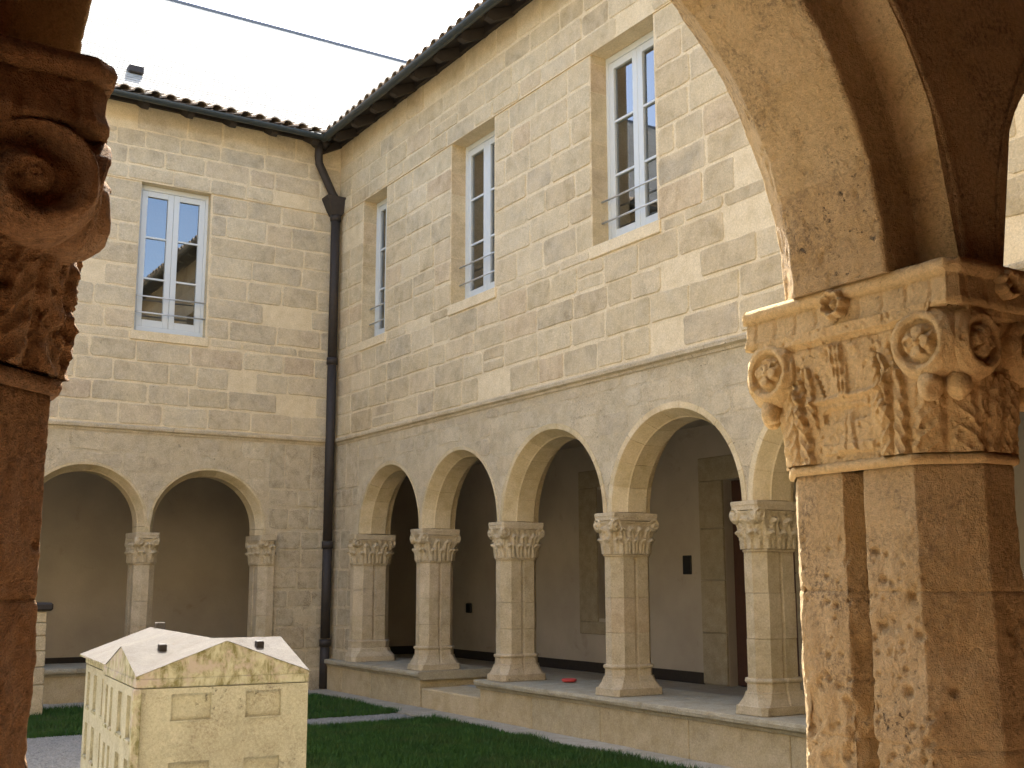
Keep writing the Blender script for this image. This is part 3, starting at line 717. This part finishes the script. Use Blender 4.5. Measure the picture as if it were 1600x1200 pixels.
bench('stone_bench', 'short low stone bench wall running from the step opening to the corner of the court', 12.72, 15.55, (XR, 0, 0), math.pi/2)
bench('stone_bench', 'long low stone bench wall under the right arcade with the red plate on top', .8, 11.30, (XR, 0, 0), math.pi/2)
st = empty('stone_step', (XR, 12.0, GZ), math.pi/2, 'stone doorway step between the two bench walls of the right arcade', 'step')
MB().box(-.68, .70, -.9, .09, -.05, .235, .5, .012).build('step_block', M['plinth'], st)
# small red disc on the bench
n = 28; rp = [(.001, .055), (.010, .078), (.030, .082), (.036, .076), (.030, .066), (.014, .055)]
b = MB().loft([[(r*math.cos(2*math.pi*i/n), r*math.sin(2*math.pi*i/n), z) for i in range(n)] for z, r in rp])
rd = b.build('plate', M['red'], None, True); rd.location = (7.34, 10.46, BZ+.001); tag(rd, 'small red round plastic plate lying on the grey bench slab between two columns', 'plate')

# upper wall of the right wing
def upper(name, label, loc, rz, x0, x1, wins, score, cap=290, wd=(.38, .76), smat='wall', T=.5, depth=.24, zt=WT, stones=(None, None), win_lab=None):
    th = empty(name, loc, rz, label, 'wall'); wz0, wz1 = 3.40, 5.52; b = MB()
    xs = sorted(set([x0, x1]+[v for w_ in wins for v in w_])); zz = [ST+.0, wz0, wz1, zt]
    def q4(a, c, z0, z1, y): b.add([(a, y, z0), (c, y, z0), (c, y, z1), (a, y, z1)], [(3, 2, 1, 0)])
    def ishole(m, z): return any(w0 < m < w1 for w0, w1 in wins) and wz0 < z < wz1
    for i in range(len(xs)-1):
        for k in range(3):
            if not ishole((xs[i]+xs[i+1])/2, (zz[k]+zz[k+1])/2): q4(xs[i], xs[i+1], zz[k], zz[k+1], 0 if k < 2 else .016)
            if not ishole((xs[i]+xs[i+1])/2, (zz[k]+zz[k+1])/2): b.add([(xs[i], -T, zz[k]), (xs[i+1], -T, zz[k]), (xs[i+1], -T, zz[k+1]), (xs[i], -T, zz[k+1])], [(0, 1, 2, 3)])
    b.add([(x0, 0, wz1), (x1, 0, wz1), (x1, .016, wz1), (x0, .016, wz1)], [(0, 1, 2, 3)])
    for (w0, w1) in wins:
        for z, fl in ((wz0, 0), (wz1, 1)):
            f = (0, 1, 2, 3) if fl == 0 else (3, 2, 1, 0); b.add([(w0, -T, z), (w1, -T, z), (w1, 0, z), (w0, 0, z)], [f])
        b.add([(w0, -T, wz0), (w0, 0, wz0), (w0, 0, wz1), (w0, -T, wz1)], [(0, 1, 2, 3)])
        b.add([(w1, -T, wz0), (w1, -T, wz1), (w1, 0, wz1), (w1, 0, wz0)], [(0, 1, 2, 3)])
    b.build('wall_core', M['mortar'], th); MB().box(x0, x1, .018, .075, zt-.13, zt-.005).build('eave_shade_strip', M['wood'], th)  # dark strip added at the wall top to paint the shade under the eave
    zs_ = [ST+.06]; 
    for target, nn in ((wz0-.13, 4), (wz0, 1)):
        a = zs_[-1]; zs_ += [a+(target-a)*(i+1)/nn+(rnd.uniform(-.015, .015) if i < nn-1 else 0) for i in range(nn)]
    a = zs_[-1]; zs_ += [a+(wz1-a)*(i+1)/7+(rnd.uniform(-.02, .02) if i < 6 else 0) for i in range(7)]
    a = zs_[-1]; zs_ += [a+.22, a+.49, a+.74, zt-.10]
    sills = [(w0-.06, w1+.06, wz0-.12, wz0) for w0, w1 in wins]; holes = [(w0, w1, wz0, wz1) for w0, w1 in wins]
    k = zs_.index(wz0)
    # window jamb stones are ordinary coursed stones ending at the opening
    courses(th, x0, x1-.01, zs_, M[smat], wd[0], wd[1], rects=holes+sills, yoff=lambda z: .016 if z > wz1 else 0, score=score, cap=cap)
    for i, (w0, w1) in enumerate(wins):
        MB().box(w0-.045, w1+.045, -.30, .022, wz0-.125, wz0+.004, .9, .008).build('sill', M['mortar'], th)
        # jamb lining stones inside the reveal
        z = wz0+.01; kk = 0
        while z < wz1-.05:
            e = min(z+rnd.uniform(.24, .34), wz1-.004)
            for sx, xx in ((0, w0), (1, w1)):
                x_a, x_b = (xx-.0, xx+.004) if sx == 0 else (xx-.004, xx)
                MB().box(x_a, x_b, -.23, -.003, z+.004, e-.004, rnd.random()).build('jamb_stone', M[smat], th)
            z = e
        window(th, w0, w1, wz0+.004, wz1, -depth)
    return th
def window(th, x0, x1, z0, z1, y, rails=True):
    x0 -= .03; x1 += .03; o = MB(); f = .075; d0, d1 = y-.03, y+.035
    o.box(x0+.004, x0+f, d0, d1, z0, z1, .5, .004).box(x1-f, x1-.004, d0, d1, z0, z1, .5, .004).box(x0+f, x1-f, d0, d1, z1-f, z1-.004, .5, .004).box(x0+f, x1-f, d0, d1+.02, z0, z0+f+.01, .5, .004)
    wn = o.build('window', M['white'], th); c = (x0+x1)/2
    for s0, s1, mir in ((x0+f, c, 0), (c, x1-f, 1)):
        l = MB(); st_ = .080; g0, g1 = d0+.008, d1-.004
        s0 += .002; s1 -= .002; za, zb = z0+f+.014, z1-f-.003
        l.box(s0, s0+st_, g0, g1, za, zb, .5, .004).box(s1-st_, s1, g0, g1, za, zb, .5, .004).box(s0+st_, s1-st_, g0, g1, za, za+st_+.02, .5, .004).box(s0+st_, s1-st_, g0, g1, zb-st_, zb, .5, .004)
        l.build('casement', M['white'], wn)
        ga, gb = za+st_+.02, zb-st_
        for k in (1, 2):
            zz = ga+(gb-ga)*k/3; MB().box(s0+st_, s1-st_, g0+.008, g1-.006, zz-.012, zz+.012).build('glazing_bar', M['white'], wn)
        for k in range(3):
            za_, zb_ = ga+(gb-ga)*k/3+(.012 if k else 0), ga+(gb-ga)*(k+1)/3-(.012 if k < 2 else 0)
            mk('pane', [(s0+st_, y, za_), (s1-st_, y, za_), (s1-st_, y+rnd.uniform(-.001, .001), zb_), (s0+st_, y, zb_)], [(3, 2, 1, 0)], M['glass'], wn)
    if c < 1e9 and rails:
        for zz in (z0+.27, z0+.50):
            MB().tube([(x0-.01, y+.115, zz), (x1+.01, y+.115, zz)], .011, 8).build('guard_rail', M['rail'], wn, True)
WR = [(8.17, 9.22), (11.16, 12.21), (14.09, 14.83), (5.0, 6.05)]
WR = [(8.17, 9.22), (11.16, 12.21), (14.07, 14.83)]
uw = upper('upper_wall', 'cream coursed stone upper wall of the right wing with three tall white windows', (XR, 0, 0), math.pi/2, .5, YL-.01, WR, distR, cap=295)

# ================================================================= LEFT WING (y = 15.7, faces -Y): local x = 6.82 - X
AL = [(6.82-4.98, .79, .75), (6.82-3.33, .79, .75), (6.82-1.68, .79, .75), (6.82-.03, .79, .75), (6.82+1.62, .79, .75), (6.82+3.27, .79, .75), (6.82+4.92, .79, .75)]
lw, cs = arcade('arcade_wall', 'pale stone arcade wall of the left wing with wide round arches and worn corner masonry', (XR, YL, 0), math.pi, 0, 14, AL, [(-.6, AL[0][0]-.79-.05)], (M['lowercore'], M['lower'], M['ring']))
distL = lambda x, z: math.hypot(6.82-x, 15.7)+(5 if 6.82-x < 1.8 else 0)
courses(lw, 1.05, 13.5, [CAPT+.01, .95, 1.2, 1.46, 1.72, ST-.06], M['lower'], .3, .6, circs=cs, score=distL, hh=(.001, .006), skip=.2, rr=.05, cap=90)
courses(lw, .03, 1.01, zc, M['corner'], .26, .5, rects=[(.85, 1.25, CAPT-.45, CAPT+.05)], circs=[((AL[0][0], .75), .86)], score=distL, hh=(.002, .010))
string_course(lw, .02, 13, M['lower'])
half_pier((6.82-.94, YL+.22, 0), math.pi, 'engaged stone column with a scroll carved capital at the right end of the left arcade', 1)
for lab, xc, sd in (('clustered stone column with scroll capital standing behind the model house', 4.155, 3), ('clustered stone column of the left arcade hidden behind the dark foreground pillar', 2.505, 0),
                    ('clustered stone column of the left arcade second beyond the dark foreground pillar', .855, 1), ('clustered stone column of the left arcade third beyond the dark foreground pillar', -.795, 2)):
    p_ = build_pier((xc, YL+.22, 0), math.pi, lab, seed=sd); p_.scale = (.90, .88, 1)
bench('stone_bench', 'low stone bench wall under the left arcade behind the model house', .9, 13, (XR, YL, 0), math.pi)
ul = upper('upper_wall', 'cream coursed stone upper wall of the left wing with one white window reflecting blue sky', (XR, YL, 0), math.pi, .01, 13.5, [(6.82-4.82, 6.82-3.83), (6.82-.9, 6.82+.1), (6.82+2.6, 6.82+3.6)], distL, cap=290, smat='wall2', depth=.15)

# ================================================================= NEAR WING (court face y = 2.0): local x = X
NC = [(1.15-2.06*3, .92, .672), (1.15-2.06*2, .92, .672), (1.15-2.06, .92, .672), (1.15, .925, .672), (3.225, .925, .672), (5.285, .92, .672)]
nw_, cs = arcade('arcade_wall', 'golden stone arcade wall in the foreground whose arch frames the view of the court', (0, YN, 0), 0, -8, 6.6, NC, [(6.29, 6.8), (-8.2, -5.99)], (M['near'], M['near'], M['near']), nearx=(1, 3.5), dense=True)
string_course(nw_, -8, 6.75, M['lower'])
pr_ = build_pier((2.195, 1.79, 0), 0, 'large sunlit golden stone column with carved scroll capital in the right foreground', near=True, seed=0)
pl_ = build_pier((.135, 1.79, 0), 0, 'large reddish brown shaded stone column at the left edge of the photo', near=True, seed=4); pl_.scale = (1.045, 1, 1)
for lab, xc, sd in (('clustered column right of the big carved foreground pillar, outside the frame', 4.255, 1), ('clustered column left of the dark foreground pillar, outside the frame', -1.925, 2)):
    build_pier((xc, YN-.22, 0), 0, lab, seed=sd)
bench('stone_bench', 'low stone bench wall carrying the two big foreground pillars', -6, 6.2, (0, YN, 0), 0, back=-.54, slab='floor')
un = upper('upper_wall', 'sunlit stone upper wall of the near wing above the viewer, mirrored in the window glass', (0, YN, 0), 0, -8, 6.8, [(-4.5, -3.5), (-1, 0), (2.6, 3.6)], lambda x, z: 1, cap=0)

# ================================================================= WEST WING (x = -8, faces +X)
ww = empty('west_wing', (-8, 8.8, 0), 0, 'plain stone wing closing the far left side of the court', 'building')
MB().box(-4, 0, -7.2, 7.4, GZ-.1, 6.6).build('wall', M['lowercore'], ww)
MB().add([(.4, -7.2, 6.5), (.4, 7.4, 6.5), (-2, 7.4, 7.6), (-2, -7.2, 7.6)], [(0, 1, 2, 3)]).build('roof', M['tile'], ww)

# ================================================================= galleries: floors, ceilings, back walls, rooms
def slabquad(name, pts, mat): return tag(mk(name, pts, [tuple(range(len(pts)))], mat, None, .5), kind='structure')
def boxs(name, x0, x1, y0, y1, z0, z1, mat): return tag(MB().box(x0, x1, y0, y1, z0, z1).build(name, mat), kind='structure')
boxs('gallery_floor', 7.30, 10.2, -1.5, 19.0, -1.6, FZ, M['paving'])
boxs('gallery_floor', -8, 7.29, 16.2, 19.0, -1.6, FZ, M['paving'])
boxs('gallery_floor', -8, 7.29, -1.6, 1.5, -1.6, FZ, M['floor'])
boxs('gallery_ceiling', 7.315, 10.2, -1.5, 19.0, 1.98, 2.12, M['plaster'])
boxs('gallery_ceiling', -8, 7.29, 16.195, 19.0, 1.98, 2.12, M['plaster'])
boxs('gallery_ceiling', -8, 7.29, -1.6, 1.505, 2.05, 2.12, M['court_plaster'])
BX, BY = 9.9, 18.8
# right gallery back wall with door and window openings (plane x = 9.9)
bw = empty('gallery_wall', (BX, 0, 0), math.pi/2, 'dim plastered back wall of the right gallery with a brown door and a dark window', 'wall')
b = MB(); holes = [(9.55, 10.72, FZ, 1.26), (12.75, 13.36, -.50, 1.32)]
xs = [-1.5, 9.55, 10.72, 12.75, 13.36, 19.0]
for i in range(5):
    segs = [(FZ-.1, 2.1)]
    if i == 1: segs = [(1.26, 2.1)]
    if i == 3: segs = [(FZ-.1, -.50), (1.32, 2.1)]
    for z0, z1 in segs: b.box(xs[i], xs[i+1], -.3, 0, z0, z1)
b.build('plaster_face', M['plaster'], bw)
# stone door surround
for (x0, x1, z0, z1) in ((10.724, 11.16, FZ+.01, -.62), (10.724, 11.16, -.615, .02), (10.724, 11.16, .025, .66), (10.724, 11.16, .665, 1.258), (9.2, 9.546, FZ+.01, .1), (9.2, 9.546, .105, 1.258), (9.2, 11.16, 1.262, 1.56)):
    MB().box(x0, x1, -.02, .03, z0, z1, rnd.random(), .008).build('door_surround_stone', M['dimstone'], bw)
dr = empty('door', (BX, 0, 0), math.pi/2); dr.parent = bw; dr.matrix_parent_inverse = Matrix.Identity(4); dr.location = (0, 0, 0); dr.rotation_euler = (0, 0, 0)
for k in range(6):
    x0 = 9.57+k*.19; MB().box(x0, x0+.184, -.16, -.115, FZ+.01, 1.25, .5, .005).build('plank', M['door'], dr)
MB().box(9.56, 10.71, -.24, -.17, FZ, 1.26).build('door_back', M['door'], dr)
for (x0, x1, z0, z1) in ((13.364, 13.80, -.55, 1.35), (12.45, 12.746, -.55, 1.35), (12.45, 13.80, 1.352, 1.60), (12.45, 13.80, -.72, -.552)):
    MB().box(x0, x1, -.02, .02, z0, z1, rnd.random(), .006).build('window_surround_stone', M['dimstone'], bw)
wv = MB().box(12.76, 13.35, -.28, -.22, -.49, 1.31).build('window', M['plate'], bw)
for k in (1, 2, 3): MB().tube([(12.76+.148*k, -.12, -.49), (12.76+.148*k, -.12, 1.31)], .009, 6).build('window_bar', M['iron'], wv)
sk = MB().box(-1.5, 9.2, 0, .02, FZ, FZ+.14).box(11.16, 18.9, 0, .02, FZ, FZ+.14).build('skirting', M['wood'], bw)
pt = MB().box(11.35, 11.51, .001, .022, .10, .34, .5, .006).build('wall_plaque', M['plate']); pt.location = (BX, 0, 0); pt.rotation_euler = (0, 0, math.pi/2)
tag(pt, 'small black rectangular plaque on the gallery wall left of the brown door', 'plaque')
sw = MB().box(16.9, 17.06, .001, .04, -.50, -.34, .5, .01).build('switch_box', M['plate']); sw.location = (BX, 0, 0); sw.rotation_euler = (0, 0, math.pi/2)
tag(sw, 'tiny black box low on the dark gallery wall behind the step opening', 'box')
# left gallery back wall
bl = empty('gallery_wall', (0, BY, 0), math.pi, 'dim stained plaster back wall of the left gallery behind the wide arches', 'wall')
MB().box(-9.88, 8, -.3, 0, FZ-.1, 2.1).build('plaster_face', M['plaster'], bl)
MB().box(-9.88, 8, 0, .02, FZ, FZ+.14).build('skirting', M['wood'], bl)
# near gallery back wall
bn = empty('gallery_wall', (0, -1.25, 0), 0, 'golden plaster back wall of the near gallery behind the viewer', 'wall')
MB().box(-8, 10, -.3, 0, FZ-.1, 2.1).build('plaster_face', M['court_plaster'], bn)
# upstairs rooms behind the windows
def room(name, x0, x1, y0, y1, z0, z1, label):
    V = [(x, y, z) for z in (z0, z1) for (x, y) in ((x0, y0), (x1, y0), (x1, y1), (x0, y1))]
    return tag(mk(name, V, [(0, 1, 2, 3), (7, 6, 5, 4), (4, 5, 1, 0), (5, 6, 2, 1), (6, 7, 3, 2), (7, 4, 0, 3)], M['plain'], None, .5), kind='structure')
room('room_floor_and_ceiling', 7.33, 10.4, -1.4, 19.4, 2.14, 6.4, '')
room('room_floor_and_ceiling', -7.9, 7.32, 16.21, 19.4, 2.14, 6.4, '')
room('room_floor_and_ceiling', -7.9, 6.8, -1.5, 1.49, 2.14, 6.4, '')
# outer walls so that no daylight leaks into galleries and rooms from behind
for nm, a in (('outer_wall', (10.42, 10.8, -2, 19.8, -1.6, 7.0)), ('outer_wall', (-8, 10.4, 19.42, 19.8, -1.6, 7.0)), ('outer_wall', (-8, 10.4, -1.9, -1.56, -1.6, 6.6))):
    o = MB().box(*a).build(nm, M['lower']); tag(o, {10.42: 'outer stone wall at the back of the right wing', -8: 'outer stone wall at the back of the ' + ('left wing' if a[2] > 0 else 'near wing')}[a[0]], 'wall')

# ================================================================= ROOFS
def tile_v(x, y0, z0, y1, z1, r, n=7, flare=0):
    """canal cover tile: half tube from (y0,z0) to (y1,z1) in wing-local coords, opening down"""
    V = []; F = []
    for k, (yy, zz, rr) in enumerate(((y0, z0, r), (y1, z1, r*.86))):
        for s_, q0 in ((1, 0), (.8, 1)):
            for i in range(n+1):
                a = math.pi*i/n; V.append((x+rr*s_*math.cos(a), yy, zz+rr*s_*math.sin(a)*.8))
    m = n+1
    for i in range(n): F += [(i, i+1, 2*m+i+1, 2*m+i), (m+i+1, m+i, 3*m+i, 3*m+i+1), (i+1, i, m+i, m+i+1)]
    return V, F
def roof(name, label, loc, rz, x0, x1, eave=.42, run=4.2, slope=22, vis=(0, 0), ez=6.56):
    th = empty(name, loc, rz, label, 'roof'); t = math.tan(R_(slope)); sp = .215
    ze = ez
    # boarding
    MB().add([(x0, eave, ze), (x1, eave, ze), (x1, -run, ze+(run+eave)*t), (x0, -run, ze+(run+eave)*t), (x0, eave, ze-.025), (x1, eave, ze-.025), (x1, -run, ze+(run+eave)*t-.025), (x0, -run, ze+(run+eave)*t-.025)],
             [(3, 2, 1, 0), (4, 5, 6, 7), (0, 1, 5, 4), (2, 3, 7, 6)]).build('roof_boards', M['wood'], th)
    rest = MB(); x = x0+.1; first = True
    while x < x1-.1:
        tl = .42; rows = int((run+eave)/.36); jx = rnd.uniform(-.012, .012)
        for k in range(rows):
            y0 = eave+.06-k*.36; V, F = tile_v(x+jx+rnd.uniform(-.006, .006), y0, ze+.035+(eave-y0)*t+rnd.uniform(0, .012), y0-tl, ze+.025+(eave-y0+tl)*t, .085)
            if k == 0 and vis[0] <= x <= vis[1]: mk('roof_tile', V, F, M['tile'], th, rnd.random())
            else: rest.add(V, F, rnd.random())
        x += sp
    tag(rest.build('tile_rows', M['tile'], th), kind='stuff')
    x = x0+.3
    while x < x1:
        w_ = .045; V = [(x-w_, eave-.02, ze-.03), (x+w_, eave-.02, ze-.03), (x+w_, -.0, ze-.03+eave*t), (x-w_, 0, ze-.03+eave*t), (x-w_, eave-.02, ze-.12), (x+w_, eave-.02, ze-.12), (x+w_, eave-.10, ze-.15), (x-w_, eave-.10, ze-.15), (x+w_, 0, ze-.15+eave*t), (x-w_, 0, ze-.15+eave*t)]
        F = [(0, 1, 2, 3), (1, 0, 4, 5), (5, 4, 7, 6), (6, 7, 9, 8), (0, 3, 9, 7), (0, 7, 4), (1, 6, 8, 2), (1, 5, 6)]
        mk('rafter', V, F, M['wood'], th); x += .62
    return th
def gutter(label, loc, rz, x0, x1, y, z, r=.062):
    th = empty('gutter', loc, rz, label, 'gutter'); x = x0
    while x < x1-.01:
        e = min(x+2.0, x1); n = 9; V = []; F = []
        for xx in (x, e-.004):
            for rr in (r, r-.006):
                for i in range(n+1): a = math.pi+math.pi*i/n; V.append((xx, y+rr*math.cos(a), z+rr*math.sin(a)))
        m = n+1
        for i in range(n): F += [(i, i+1, 2*m+i+1, 2*m+i), (m+i+1, m+i, 3*m+i, 3*m+i+1)]
        F += [(0, 2*m, 3*m, m), (n, m+n, 3*m+n, 2*m+n)]
        mk('gutter_length', V, F, M['zinc'], th); MB().tube([(e-.03, y, z), (e-.02, y, z)], r*.4, 6); x = e
    return th
roof('tiled_roof', 'dark canal tile roof edge of the right wing rising to the top of the photo', (XR, 0, 0), math.pi/2, -2, YL+.3, vis=(4, 15.7), ez=6.60)
gutter('dark half round gutter along the right wing eave', (XR, 0, 0), math.pi/2, -1.5, YL-.40, .47, 6.56)
roof('tiled_roof', 'dark canal tile roof edge of the left wing below the white slate roof', (XR, YL, 0), math.pi, .30, 13.6, vis=(0, 5), ez=6.60)
gutter('dark half round gutter along the left wing eave ending at the downpipe', (XR, YL, 0), math.pi, .40, 13, .47, 6.56)
nr = empty('tiled_roof', (0, YN, 0), 0, 'steep tiled roof of the near wing, seen only mirrored in the window', 'roof')
MB().add([(-8.4, .45, 6.6), (7, .45, 6.6), (7, -3.2, 9.4), (-8.4, -3.2, 9.4), (-8.4, -6, 7), (7, -6, 7)], [(0, 1, 2, 3), (3, 2, 5, 4)], .5).build('roof_slope', M['tile'], nr)

# tall pale roof of the church behind the left wing
ch = empty('church_building', (0, 24, 8), 0, 'tall pale steep roof glaring white above the left wing, with one small dark vent', 'building')
ry, rz_ = 27.0, 14.3; sl = .84; y0 = 19.9; z0 = rz_-sl*(ry-y0)
b = MB(); xx0, xx1 = -16, 22
b.add([(xx0, y0-24, z0-8), (xx1, y0-24, z0-8), (xx1, ry-24, rz_-8), (xx0, ry-24, rz_-8), (xx0, 10, z0-8), (xx1, 10, z0-8)], [(0, 1, 2, 3), (3, 2, 5, 4)], .4).build('roof_slope', M['slate'], ch)
rows = MB(); dy = .115; k = 0; yy = y0
while yy < ry-.1:
    zz = rz_-sl*(ry-yy)-8; e = .012
    rows.add([(xx0, yy-24-.004, zz+e-.002), (xx1, yy-24-.004, zz+e-.002), (xx1, yy+dy*.98-24, zz+dy*sl+.002), (xx0, yy+dy*.98-24, zz+dy*sl+.002), (xx0, yy-24, zz-.004), (xx1, yy-24, zz-.004)], [(0, 1, 2, 3), (4, 5, 1, 0)], rnd.random()); yy += dy
tag(rows.build('tile_courses', M['slate'], ch), kind='stuff')
MB().tube([(xx0, ry-24, rz_-8+.02), (xx1, ry-24, rz_-8+.02)], .045, 8).build('ridge', M['ridge'], ch)
for (vx, vy) in ((5.02, 21.55),):
    vz = rz_-sl*(ry-vy)-8; MB().box(vx-.14, vx+.14, vy-24-.12, vy-24+.12, vz-.03, vz+.13, .5, .02).build('roof_vent', M['iron'], ch)
MB().box(xx0, xx1, 20.2-24, 33.5-24, -9.6, z0-8.1).build('wall', M['lower'], ch)

# downpipe in the corner
dp = empty('downpipe', (6.70, 15.58, GZ), 0, 'dark iron downpipe with hopper head running down the corner between the wings', 'pipe')
H = -GZ
MB().tube([(-.33, -.08, 6.56+H), (-.33, -.06, 6.35+H), (-.30, -.02, 6.25+H), (-.05, .0, 5.80+H), (.0, .0, 5.74+H)], .062, 12).build('swan_neck', M['iron'], dp, True)
MB().loft([[(s_*a, t_*a_, z+H) for a, a_ in ((-1, -1), (1, -1), (1, 1), (-1, 1))] for z, s_, t_ in ((5.48, .075, .075), (5.60, .13, .11), (5.72, .185, .13), (5.755, .19, .135))]).build('hopper', M['iron'], dp)
MB().tube([(-.40, -.07, 6.50+H), (-.33, -.07, 6.62+H), (-.2, -.1, 6.52+H)], .07, 10).build('outlet', M['iron'], dp, True)
for a, c in ((3.3, 5.5), (.6, 3.29), (-.78, .59), (GZ+.02, -.79)):
    MB().tube([(0, 0, a+H), (0, 0, c+H)], .068, 14).build('pipe_length', M['iron'], dp, True)
    MB().tube([(0, 0, c+H-.10), (0, 0, c+H-.0)], .082, 14).build('collar', M['iron'], dp, True)

# ================================================================= model house (stone maquette)
mh = empty('model_house', (1.55, 5.92, GZ), -R_(4.8), 'waist high pale concrete model of a house with cross gabled roof on the gravel', 'sculpture')
Wm, Dm, EZ = .885, 2.10, 1.035   # eaves height above ground
b = MB(); ov = .0
b.box(.02, Wm-.02, .02, .55*1.9, 0, EZ-.055).box(.06, Wm-.05, 1.04, Dm-.02, 0, EZ-.055)
b.build('body', M['model'], mh)
MB().box(.0, Wm, 0, 1.07, EZ-.058, EZ-.012, .5, .006).box(.04, Wm-.02, 1.074, Dm, EZ-.058, EZ-.012, .5, .006).build('cornice', M['moss'], mh)
nu, nw2 = 90, 160; U = np.linspace(0, Wm, nu); W2 = np.linspace(0, Dm, nw2); UU, WW = np.meshgrid(U, W2, indexing='ij')
def tri(x, c, hw, h): return h*np.clip(1-np.abs(x-c)/hw, 0, 1)
h1 = tri(UU, Wm/2, Wm/2, .165)*(WW < 3)
h2 = np.where(UU < Wm/2, tri(WW, .50, .50, .125), 0)*1.0
h3 = np.where(UU > Wm/2-.02, tri(WW, .56, .56, .155), 0)
h4 = 0*UU
HH = np.maximum.reduce([h1, h2, h3, h4])
P = np.stack([UU, WW, EZ+HH+.0*UU], -1); P[:, :, 2] += (fbm(P.reshape(-1, 3), 30, 2).reshape(HH.shape))*.0015
grid('roof', P[::-1], M['modelroof'], mh, smooth=False, tone=.5)
sk_ = MB()   # pediments and fascia under the roof edge
for i in range(nu-1):
    for j, yy in ((0, .004), (nw2-1, Dm-.004)):
        a, c = P[i, j], P[i+1, j]; f = [(a[0], yy, EZ-.012), (c[0], yy, EZ-.012), (c[0], yy, c[2]-.002), (a[0], yy, a[2]-.002)]; sk_.add(f, [(0, 1, 2, 3)] if j == 0 else [(3, 2, 1, 0)])
for j in range(nw2-1):
    for i, xx in ((0, .004), (nu-1, Wm-.004)):
        a, c = P[i, j], P[i, j+1]; f = [(xx, a[1], EZ-.012), (xx, c[1], EZ-.012), (xx, c[1], c[2]-.002), (xx, a[1], a[2]-.002)]; sk_.add(f, [(3, 2, 1, 0)] if i == 0 else [(0, 1, 2, 3)])
sk_.build('pediment', M['moss'], mh)
def skin(name, a0, a1, z0, z1, panels, f):
    """a thin rendered face with sunk window panels; f maps (a0, a1, z0, z1) to box bounds"""
    A = sorted(set([a0, a1]+[v for p in panels for v in p[:2]])); Z = sorted(set([z0, z1]+[v for p in panels for v in p[2:]])); o = MB()
    for i in range(len(A)-1):
        for k in range(len(Z)-1):
            ca, cz_ = (A[i]+A[i+1])/2, (Z[k]+Z[k+1])/2
            if not any(p[0] < ca < p[1] and p[2] < cz_ < p[3] for p in panels): o.box(*f(A[i], A[i+1], Z[k], Z[k+1]))
    return o.build(name, M['model'], mh)
PF = [(u0, u1, z0, z1) for u0, u1 in ((.175, .375), (.55, .735)) for z0, z1 in ((.14, .28), (.475, .615), (.815, .945))]
skin('front_face', .006, Wm-.006, 0, EZ-.062, PF, lambda a, c, z0, z1: (a, c, .002, .021, z0, z1))
PS = [(u0, u1, z0, z1) for u0, u1 in ((.10, .24), (.36, .52), (.70, .78), (.86, .94)) for z0, z1 in ((.14, .34), (.42, .62), (.72, .93))]
skin('side_face', .023, 1.04, 0, EZ-.062, PS, lambda a, c, z0, z1: (.002, .021, a, c, z0, z1))
PB = [(u0, u1, z0, z1) for u0, u1 in ((1.22, 1.36), (1.56, 1.70), (1.86, 1.98)) for z0, z1 in ((.14, .34), (.42, .62), (.72, .93))]
skin('side_face', 1.042, Dm-.03, 0, EZ-.062, PB, lambda a, c, z0, z1: (.042, .061, a, c, z0, z1))
for p in PS+PB:
    d = 0 if p[0] < 1.1 else .04
    MB().box(-.006+d, .020+d, p[0]-.008, p[1]+.008, p[2]-.018, p[2]-.001, .2, .003).build('window_sill', M['moss'], mh)
for p in PF: MB().box(p[0]+.002, p[1]-.002, -.003, .020, p[2]-.007, p[2]-.001, .4).build('window_sill', M['model'], mh)
MB().box(-.012, .030, -.012, .030, 0, EZ-.06, .2, .004).build('corner_pilaster', M['moss'], mh)
for (u, v_) in ((.20, .42), (.72, .40)):
    hz = float(np.interp(v_, W2, HH[int(u/Wm*(nu-1))])); MB().box(u-.02, u+.02, v_-.028, v_+.028, EZ+hz-.02, EZ+hz+.030, .5, .004).build('chimney', M['iron'], mh)
MB().box(.44, .50, 1.9, 1.96, EZ+.1, EZ+.20, .5, .004).build('chimney', M['modelroof'], mh)

# banded pale pillar by the left lawn
bp = empty('stone_pillar', (2.50, 14.55, GZ), 0, 'banded white stone pillar with a dark cap on the lawn beside the dark foreground pillar', 'pillar')
z = 0
for k, hgt in enumerate((.34, .20, .18, .17, .15, .13)):
    wv_ = .23-.004*k; MB().box(-wv_, wv_, -.16, .16, z+.006, z+hgt-.006, rnd.random(), .008).build('stone', M['lower'], bp); MB().box(-wv_+.02, wv_-.02, -.14, .14, z+hgt-.006, z+hgt+.006).build('joint', M['paving'], bp); z += hgt
MB().box(-.27, .27, -.20, .20, z+.006, z+.10, .5, .02).build('cap', M['iron'], bp)
